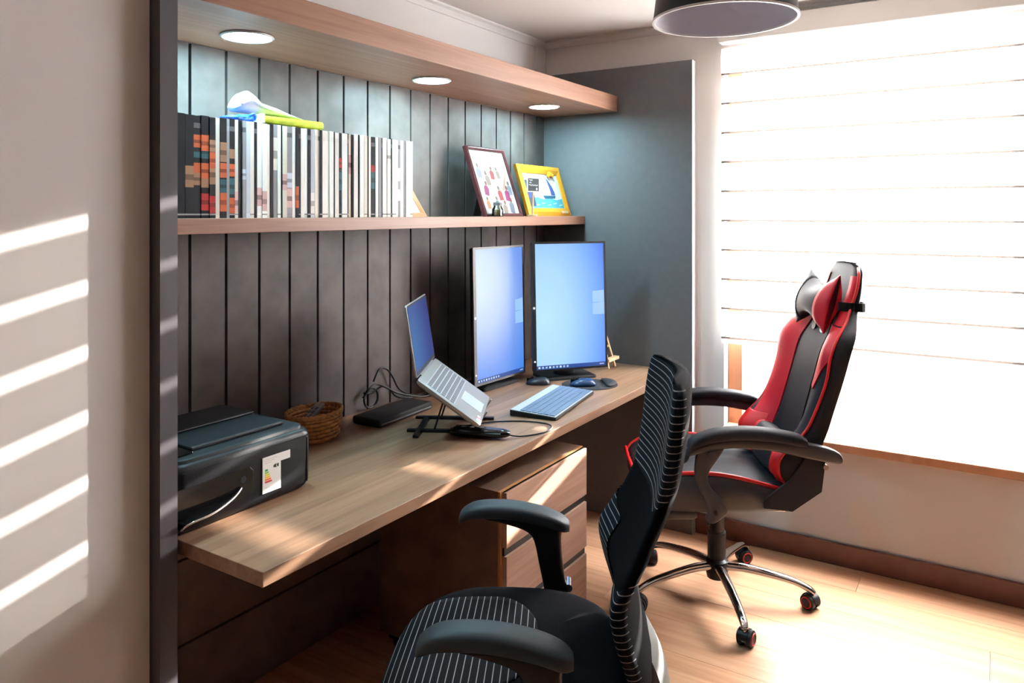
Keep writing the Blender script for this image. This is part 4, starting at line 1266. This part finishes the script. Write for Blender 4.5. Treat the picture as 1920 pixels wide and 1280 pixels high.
def monitor(label, loc, rz, z_c, tilt, scr, bezel_mat, logo):
    """local: x along width, -y towards the viewer; z from desk"""
    mo = thing('monitor', label, 'monitor', loc, rz, 'portrait monitors on the desk')
    w, h = 0.355, 0.555
    R = Matrix.Translation((0, 0, z_c)) @ Matrix.Rotation(-tilt, 4, 'X')
    # body with a bulged back
    rings = []
    for y, e, r_ in ((0.0, 0.0005, 0.006), (0.004, 0, 0.006), (0.016, 0.002, 0.008), (0.022, 0.03, 0.02), (0.045, 0.07, 0.03), (0.050, 0.10, 0.03)):
        rings.append([(a, y, b_) for a, b_ in rr(-w / 2 + e, w / 2 - e, -h / 2 + e, h / 2 - e, r_, 4)])
    MB().loft(rings).xf(R).build('body', M_black, mo, smooth='auto')
    # bezel bars
    bz = 0.009
    bb_ = 0.017      # wider chin, on the left side because the screen stands on end
    be = MB()
    be.box(-w / 2, -w / 2 + bb_, -0.0035, 0.001, -h / 2, h / 2)
    be.box(w / 2 - bz, w / 2, -0.0035, 0.001, -h / 2, h / 2)
    be.box(-w / 2 + bb_, w / 2 - bz, -0.0035, 0.001, -h / 2, -h / 2 + bz)
    be.box(-w / 2 + bb_, w / 2 - bz, -0.0035, 0.001, h / 2 - bz, h / 2)
    be.xf(R).build('bezel', bezel_mat, mo)
    x0, x1, z0, z1 = -w / 2 + bb_, w / 2 - bz, -h / 2 + bz, h / 2 - bz
    P = lambda a, b_, d: R @ Vector((a, -0.0012 - d, b_))
    sc = uvquad('screen', [P(x0, z0, 0), P(x1, z0, 0), P(x1, z1, 0), P(x0, z1, 0)], scr, mo)
    # taskbar and icons, window emblem of the desktop picture
    tb = MB()
    def q(a0, a1, b0, b1, c, d):
        tb.add([P(a0, b0, d), P(a1, b0, d), P(a1, b1, d), P(a0, b1, d)], [(0, 1, 2, 3)], c)
    q(x0, x1, z0, z0 + 0.016, (0.01, 0.07, 0.33), 0.0003)
    for i_ in range(9):
        a = x0 + 0.008 + i_ * 0.0165
        q(a, a + 0.009, z0 + 0.004, z0 + 0.012, (0.75, 0.85, 0.95) if i_ % 3 == 0 else (0.45, 0.62, 0.85), 0.0006)
    q(x1 - 0.03, x1 - 0.008, z0 + 0.006, z0 + 0.010, (0.5, 0.6, 0.8), 0.0006)
    tb.build('taskbar', M_task, sc)
    em = MB()
    lx0, lx1 = x1 - 0.058, x1 - 0.001
    zc_ = logo
    lc = (0.36, 0.62, 0.98)
    for b0, b1 in ((zc_ + 0.002, zc_ + 0.050), (zc_ - 0.052, zc_ - 0.002)):
        em.add([P(lx0, b0 * 1.0, 0.0003), P(lx1, b0, 0.0003), P(lx1, b1 + 0.004, 0.0003), P(lx0, b1, 0.0003)], [(0, 1, 2, 3)], lc)
    em.build('window_emblem', M_task, sc)
    # maker's round badge and power light on the chin
    bd = MB()
    c = R @ Vector((-w / 2 + bb_ / 2, -0.0036, -0.005))
    bd.cyl(c, c + (R.to_3x3() @ Vector((0, -0.0006, 0))), 0.0055, n=20)
    bd.build('badge', M_rim, mo, smooth='auto')
    c = R @ Vector((-w / 2 + bb_ / 2, -0.0036, -h / 2 + 0.045))
    MB().cyl(c, c + (R.to_3x3() @ Vector((0, -0.0006, 0))), 0.0035, n=14).build('power_light', M_lamp, mo, smooth='auto')
    # stand: flat foot, neck
    MB().loft([[(a, b_, z) for a, b_ in rr(-0.122, 0.122, -0.018, 0.135, 0.012, 4)] for z in (0.0005, 0.010)] + [[(a, b_, 0.0125) for a, b_ in rr(-0.119, 0.119, -0.015, 0.132, 0.012, 4)]]).build('stand_foot', M_blackmatte, mo, smooth='auto')
    MB().loft([[(a, b_, z) for a, b_ in rr(-0.045 + e, 0.045 - e, 0.050, 0.080, 0.008, 3)] for z, e in ((0.012, 0), (0.08, 0.005), (z_c + 0.06, 0.008))]).build('stand_neck', M_blackmatte, mo, smooth='auto')
    MB().box(-0.05, 0.05, 0.046, 0.056, z_c - 0.05, z_c + 0.05).build('mount_plate', M_blackmatte, mo)
    return mo
M_lamp = emis('power_white', (0.9, 0.95, 1.0), 1.5)
monitor('left portrait monitor with pale grey bezel behind the laptop', (2.625, 1.745, ZD), -0.048, 0.306, 0.02, M_scr1, M_bezel, -0.005)
monitor('right portrait monitor with black bezel beside the grey panel', (2.905, 1.565, ZD), -0.640, 0.320, 0.043, M_scr2, M_black, 0.008)

# ------------------------------------------------------------------ laptop and its stand
LW, LD = 0.36, 0.24
lap = thing('laptop', 'open silver laptop tilted on a riser stand', 'laptop', (1.974, 1.604, 0.948), 0.517)
tilt = 0.614
Rb = Matrix.Rotation(tilt, 4, 'X')         # local: hinge along x, -y towards the user
def base_ring(z, e):
    return [(a, b_, z) for a, b_ in rr(-LW / 2 + e, LW / 2 - e, -LD + e, -e, 0.010, 4)]
MB().loft([base_ring(-0.016, 0.008), base_ring(-0.010, 0.001), base_ring(-0.001, 0), base_ring(0.0, 0.001)]).xf(Rb).build('base', M_silver, lap, smooth='auto')
MB().box(-LW / 2 + 0.022, LW / 2 - 0.022, -0.138, -0.030, 0.0, 0.0004).xf(Rb).build('key_well', M_alu, lap)
kb = MB()
for r_ in range(6):
    y1 = -0.032 - r_ * 0.0175
    n_ = 15 if r_ != 5 else 9
    ww = (LW - 0.048) / 15
    xx = -LW / 2 + 0.024
    for c_ in range(n_):
        kw = ww if not (r_ == 5 and c_ == 3) else ww * 6
        if r_ == 5 and c_ > 3:
            kw = ww * 6 / 5 * 0.99
        kb.box(xx + 0.0008, xx + kw - 0.0008, y1 - 0.0152, y1 - 0.0008, 0.0003, 0.0016)
        xx += kw
o = kb.xf(Rb).build('keys', M_key, lap)
o['kind'] = 'stuff'
MB().box(-0.060, 0.050, -0.228, -0.152, 0.0001, 0.0005).xf(Rb).build('touchpad', M_alu, lap)
MB().box(-0.060, 0.050, -0.1515, -0.1490, 0.0002, 0.0009).xf(Rb).build('touchpad_edge', M_rim, lap)
stc = MB()
for i_, c in enumerate(((0.05, 0.35, 0.15), (0.65, 0.65, 0.7), (0.7, 0.3, 0.4), (0.75, 0.75, 0.75))):
    stc.box(-0.168 + i_ * 0.017, -0.155 + i_ * 0.017, -0.232, -0.221, 0.0001, 0.0006, c)
stc.xf(Rb).build('palm_stickers', M_print, lap)
ang = tilt - 2.335
dirl = Vector((0, -math.cos(ang), -math.sin(ang)))
Rl = Matrix.Rotation(-(2.335 - tilt) + 0.0, 4, 'X')
# lid frame: v runs from hinge up along dirl, n = screen normal (towards the user)
nl = Vector((0, -math.sin(-ang), 0))
nrm = Vector((1, 0, 0)).cross(dirl)
if nrm.y > 0:
    nrm = -nrm
LH_ = LD * 0.95
def lp(x_, v, d):
    return Vector((x_, 0.002, 0.004)) + dirl * v + nrm * d
lid = []
for d, e in ((0.0005, 0.0008), (0.0, 0), (-0.0045, 0), (-0.006, 0.003)):
    lid.append([lp(a, b_, d) for a, b_ in rr(-LW / 2 + e, LW / 2 - e, e, LH_ - e, 0.008, 4)])
MB().loft(lid).build('lid', M_silver, lap, smooth='auto')
MB().loft([[lp(a, b_, d) for a, b_ in rr(-LW / 2 + 0.003, LW / 2 - 0.003, 0.003, LH_ - 0.003, 0.006, 4)] for d in (0.0004, 0.0009)]).build('lid_bezel', M_black, lap, smooth='auto')
uvquad('screen', [lp(-LW / 2 + 0.008, 0.016, 0.0012), lp(LW / 2 - 0.008, 0.016, 0.0012), lp(LW / 2 - 0.008, LH_ - 0.009, 0.0012), lp(-LW / 2 + 0.008, LH_ - 0.009, 0.0012)], M_scr3, lap)
MB().cyl((-0.12, 0.004, 0.0), (0.12, 0.004, 0.0), 0.006, n=12).build('hinge', M_key, lap, smooth='auto')
# riser stand (a thing of its own)
ls = thing('laptop_stand', 'folding black riser stand under the silver laptop', 'stand', (1.974, 1.604, 0), 0.517)
def sb(x_, v, d):
    p = Rb @ Vector((x_, v, d))
    return Vector((p.x, p.y, p.z + 0.948))
mb = MB()
for s_ in (-0.035, 0.125):
    mb = MB()
    mb.bar(sb(s_, 0.012, -0.0215), sb(s_, -LD - 0.006, -0.0215), 0.016, 0.008)
    mb.build('support_rail', M_silver, ls, bevel=0.001)
    q0 = sb(s_, -LD - 0.004, -0.021)
    MB().bar(q0, sb(s_, -LD - 0.004, 0.010), 0.016, 0.005, (0, 1, 0)).build('front_lip', M_silver, ls, bevel=0.001)
    a = sb(s_, -LD * 0.42, -0.026)
    foot = Vector((s_, -0.03, ZD + 0.006))
    MB().bar(a, foot, 0.010, 0.006, (0, 1, 0)).build('strut', M_black, ls)
    MB().bar((s_, 0.06, ZD + 0.005), (s_, -0.215, ZD + 0.005), 0.018, 0.009).build('base_rail', M_black, ls, bevel=0.001)
    b_ = sb(s_, -LD + 0.02, -0.024)
    MB().bar((s_, b_.y, ZD + 0.008), b_, 0.010, 0.008, (0, 1, 0)).build('front_post', M_black, ls)
MB().bar((-0.11, 0.02, ZD + 0.006), (0.11, 0.02, ZD + 0.006), 0.016, 0.008).build('cross_bar', M_black, ls)
MB().bar(sb(-0.11, -0.05, -0.028), sb(0.11, -0.05, -0.028), 0.014, 0.006).build('cross_bar', M_black, ls)

# ------------------------------------------------------------------ keyboard, mice, pad
kx, ky = (2.278 + 2.702 + 2.699 + 2.262) / 4, (1.461 + 1.531 + 1.349 + 1.281) / 4
kbd = thing('keyboard', 'slim silver keyboard with blue-grey keys on the desk', 'keyboard', (kx, ky, ZD), 0.155)
KW, KD = 0.430, 0.176
def ktop(y):
    return 0.012 + 0.010 * (y + KD / 2) / KD
MB().loft([[(x_, -KD / 2, 0.001), (x_, KD / 2, 0.001), (x_, KD / 2, ktop(KD / 2)), (x_, -KD / 2, ktop(-KD / 2))] for x_ in (-KW / 2, KW / 2)]).build('case', M_black, kbd, bevel=0.003)
MB().loft([[(x_, -KD / 2 + 0.003, ktop(-KD / 2) - 0.001), (x_, KD / 2 - 0.002, ktop(KD / 2) - 0.001), (x_, KD / 2 - 0.002, ktop(KD / 2) + 0.0012), (x_, -KD / 2 + 0.003, ktop(-KD / 2) + 0.0012)] for x_ in (-KW / 2 + 0.002, KW / 2 - 0.002)]).build('top_plate', M_alu, kbd)
kk_ = MB()
for r_ in range(6):
    y1 = 0.052 - r_ * 0.0222
    xx = -KW / 2 + 0.008
    n_ = 20
    ww = (KW - 0.016) / n_
    c_ = 0
    while c_ < n_:
        span = 6 if (r_ == 5 and c_ == 4) else 1
        z = ktop(y1 - 0.010) + 0.001
        kk_.box(xx + 0.001, xx + ww * span - 0.001, y1 - 0.0205, y1 - 0.001, z, z + 0.0030)
        xx += ww * span
        c_ += span
o = kk_.build('keys', M_key_blue, kbd)
o['kind'] = 'stuff'
mp_ = thing('mouse_pad', 'dark round mouse pad with a wrist rest on the desk', 'mouse pad', (2.850, 1.440, ZD), -0.9)
pts = []
for q in range(48):
    t = 2 * PI * q / 48
    pts.append((0.118 * math.cos(t), 0.100 * math.sin(t)))
MB().loft([[(a * s_, b_ * s_, z) for a, b_ in pts] for s_, z in ((1, 0.0004), (1, 0.003), (0.985, 0.004))]).build('pad', M_pad, mp_, smooth='auto')
rings = []
for i_ in range(9):
    t = -1 + 2 * i_ / 8
    e = math.sqrt(max(0.02, 1 - t * t))
    rings.append([(0.088 + sell(2 * PI * kk / 16, 0.026 * e, 0.010 * e, 2.2)[0] - 0.02 * t * t, 0.072 * t, 0.010 + sell(2 * PI * kk / 16, 0.026 * e, 0.0085 * e, 2.2)[1]) for kk in range(16)])
MB().loft(rings).build('wrist_rest', M_pad, mp_, smooth=True)
def mouse(label, loc, rz, mat, L=0.105, Wd=0.060, Hh=0.034):
    mo = thing('computer_mouse', label, 'mouse', loc, rz, 'computer mice on the desk')
    rings = []
    for i_ in range(15):
        t = -1 + 2 * i_ / 14
        e = math.sqrt(max(0.01, 1 - abs(t) ** 2.6))
        hh = Hh * e * (0.82 - 0.18 * t)
        ring = []
        for kk in range(20):
            a, b_ = sell(2 * PI * kk / 20, Wd / 2 * e, 1, 2.4)
            ring.append((a, t * L / 2, 0.0015 + (hh * max(0, b_) if b_ > 0 else 0)))
        rings.append(ring)
    MB().loft(rings).build('shell', mat, mo, smooth=True)
    MB().cyl((-0.0035, L * 0.24, Hh * 0.72), (0.0035, L * 0.24, Hh * 0.72), 0.008, n=16).build('scroll_wheel', M_black, mo, smooth='auto')
    MB().box(-0.0006, 0.0006, L * 0.12, L * 0.46, Hh * 0.30, Hh * 0.76).build('button_seam', M_groove, mo)
    return mo
mouse('dark grey mouse between the two monitor stands', (2.742, 1.628, ZD), 0.5, M_mouse)
mouse('glossy blue mouse lying on the round mouse pad', (2.808, 1.450, ZD + 0.004), 0.57, M_mouseblue, 0.112, 0.062)

# ------------------------------------------------------------------ black hand-held scanner-like gadget with its cable
gd = thing('handheld_gadget', 'black rounded handheld gadget with a cable before the laptop', 'gadget', (1.992, 1.400, ZD), -1.19)
rings = []
for i_ in range(17):
    t = -1 + 2 * i_ / 16
    e = max(0.25, (1 - abs(t) ** 8)) ** 0.5
    wid = 0.024 + 0.004 * math.cos(PI * t)
    hh = 0.015 - 0.002 * t
    rings.append([(t * 0.098, sell(2 * PI * kk / 20, wid * e, hh * e, 3)[0], 0.0165 + sell(2 * PI * kk / 20, wid * e, hh * e, 3)[1]) for kk in range(20)])
MB().loft(rings).build('case', M_gloss, gd, smooth=True)
MB().loft([[(x_, sell(2 * PI * kk / 20, 0.0285, 0.006, 4)[0], 0.0185 + sell(2 * PI * kk / 20, 0.0285, 0.0045, 4)[1]) for kk in range(20)] for x_ in (-0.075, -0.070, 0.065, 0.072)]).build('side_band', M_black, gd, smooth='auto')
q_ = MB()
for i_ in range(3):
    q_.cyl((-0.055 + i_ * 0.03, 0, 0.0290), (-0.055 + i_ * 0.03, 0, 0.0325), 0.008, n=16)
q_.build('buttons', M_key, gd, smooth='auto')
# cable loop in world space minus root
def ground(u, v, z):
    # desk-plane point given in metres helper for cable layout (x, y in world)
    return (u, v, z)
cab = [(2.028, 1.312, ZD + 0.012), (2.06, 1.287, ZD + 0.004), (2.12, 1.255, ZD + 0.003), (2.17, 1.247, ZD + 0.003), (2.215, 1.262, ZD + 0.003), (2.235, 1.300, ZD + 0.003),
       (2.225, 1.36, ZD + 0.003), (2.19, 1.42, ZD + 0.003), (2.13, 1.475, ZD + 0.004), (2.08, 1.50, ZD + 0.003), (2.05, 1.54, ZD + 0.003)]
inv = (Matrix.Translation((1.992, 1.400, ZD)) @ Matrix.Rotation(-1.19, 4, 'Z')).inverted()
MB().tube(smooth_tab([tuple(inv @ Vector(p)) for p in cab], 6), 0.0024, 8).build('cable', M_black, gd, smooth=True)

# ------------------------------------------------------------------ docking box, cable bundle behind the laptop
db = thing('docking_box', 'flat black box on the desk behind the laptop', 'box', (2.03, 1.800, ZD), 0.05)
MB().box(-0.150, 0.150, -0.060, 0.060, 0.003, 0.030).build('case', M_blackmatte, db, bevel=0.006, seg=3)
MB().box(-0.140, 0.140, -0.0612, -0.0595, 0.010, 0.014).build('front_slot', M_key, db)
for sx_, sy_ in ((-0.12, -0.04), (0.12, -0.04), (-0.12, 0.04), (0.12, 0.04)):
    MB().cyl((sx_, sy_, 0), (sx_, sy_, 0.004), 0.009, n=12).build('rubber_foot', M_black, db, smooth='auto')
cb = thing('cable_bundle', 'tangled black cables against the plank wall left of the laptop', 'cable', (2.05, 1.900, ZD))
for pts in ([(-0.05, 0.02, 0.055), (-0.02, 0.015, 0.085), (0.02, 0.02, 0.092), (0.06, 0.01, 0.075), (0.10, 0.0, 0.05), (0.16, -0.01, 0.028), (0.24, -0.02, 0.008), (0.32, -0.03, 0.005)],
            [(-0.035, 0.03, 0.070), (0.0, 0.03, 0.062), (0.05, 0.022, 0.078), (0.09, 0.018, 0.060), (0.12, 0.015, 0.030), (0.18, 0.012, 0.010), (0.26, 0.01, 0.005), (0.36, 0.0, 0.005)],
            [(0.02, 0.035, 0.10), (0.05, 0.034, 0.14), (0.09, 0.034, 0.135), (0.12, 0.03, 0.10), (0.15, 0.025, 0.05), (0.22, 0.02, 0.012), (0.30, 0.015, 0.005)]):
    MB().tube(smooth_tab(pts, 5), 0.0036, 7).build('cable', M_black, cb, smooth=True)
circ = [(0.0 + 0.036 * math.cos(2 * PI * q / 24), 0.028, 0.045 + 0.036 * math.sin(2 * PI * q / 24)) for q in range(24)]
MB().tube(circ, 0.004, 7, loop=True).build('coil', M_black, cb, smooth=True)

# ------------------------------------------------------------------ small wooden easel by the grey panel
es = thing('mini_easel', 'small pale wooden easel standing behind the right monitor', 'easel', (3.215, 1.545, ZD), 0.0)
MB().bar((-0.035, -0.035, 0.002), (-0.008, 0.012, 0.185), 0.012, 0.008, (0, 1, 0)).build('leg', M_pine, es)
MB().bar((0.035, -0.035, 0.002), (0.008, 0.012, 0.185), 0.012, 0.008, (0, 1, 0)).build('leg', M_pine, es)
MB().bar((0, 0.065, 0.002), (0, 0.018, 0.175), 0.012, 0.008, (0, 1, 0)).build('rear_leg', M_pine, es)
MB().box(-0.055, 0.055, -0.048, -0.022, 0.036, 0.050).build('ledge', M_pine, es, bevel=0.001)
MB().box(-0.012, 0.012, 0.004, 0.022, 0.165, 0.188).build('top_block', M_pine, es, bevel=0.001)
MB().box(-0.022, 0.022, -0.012, -0.004, 0.095, 0.104).build('cross_piece', M_pine, es)
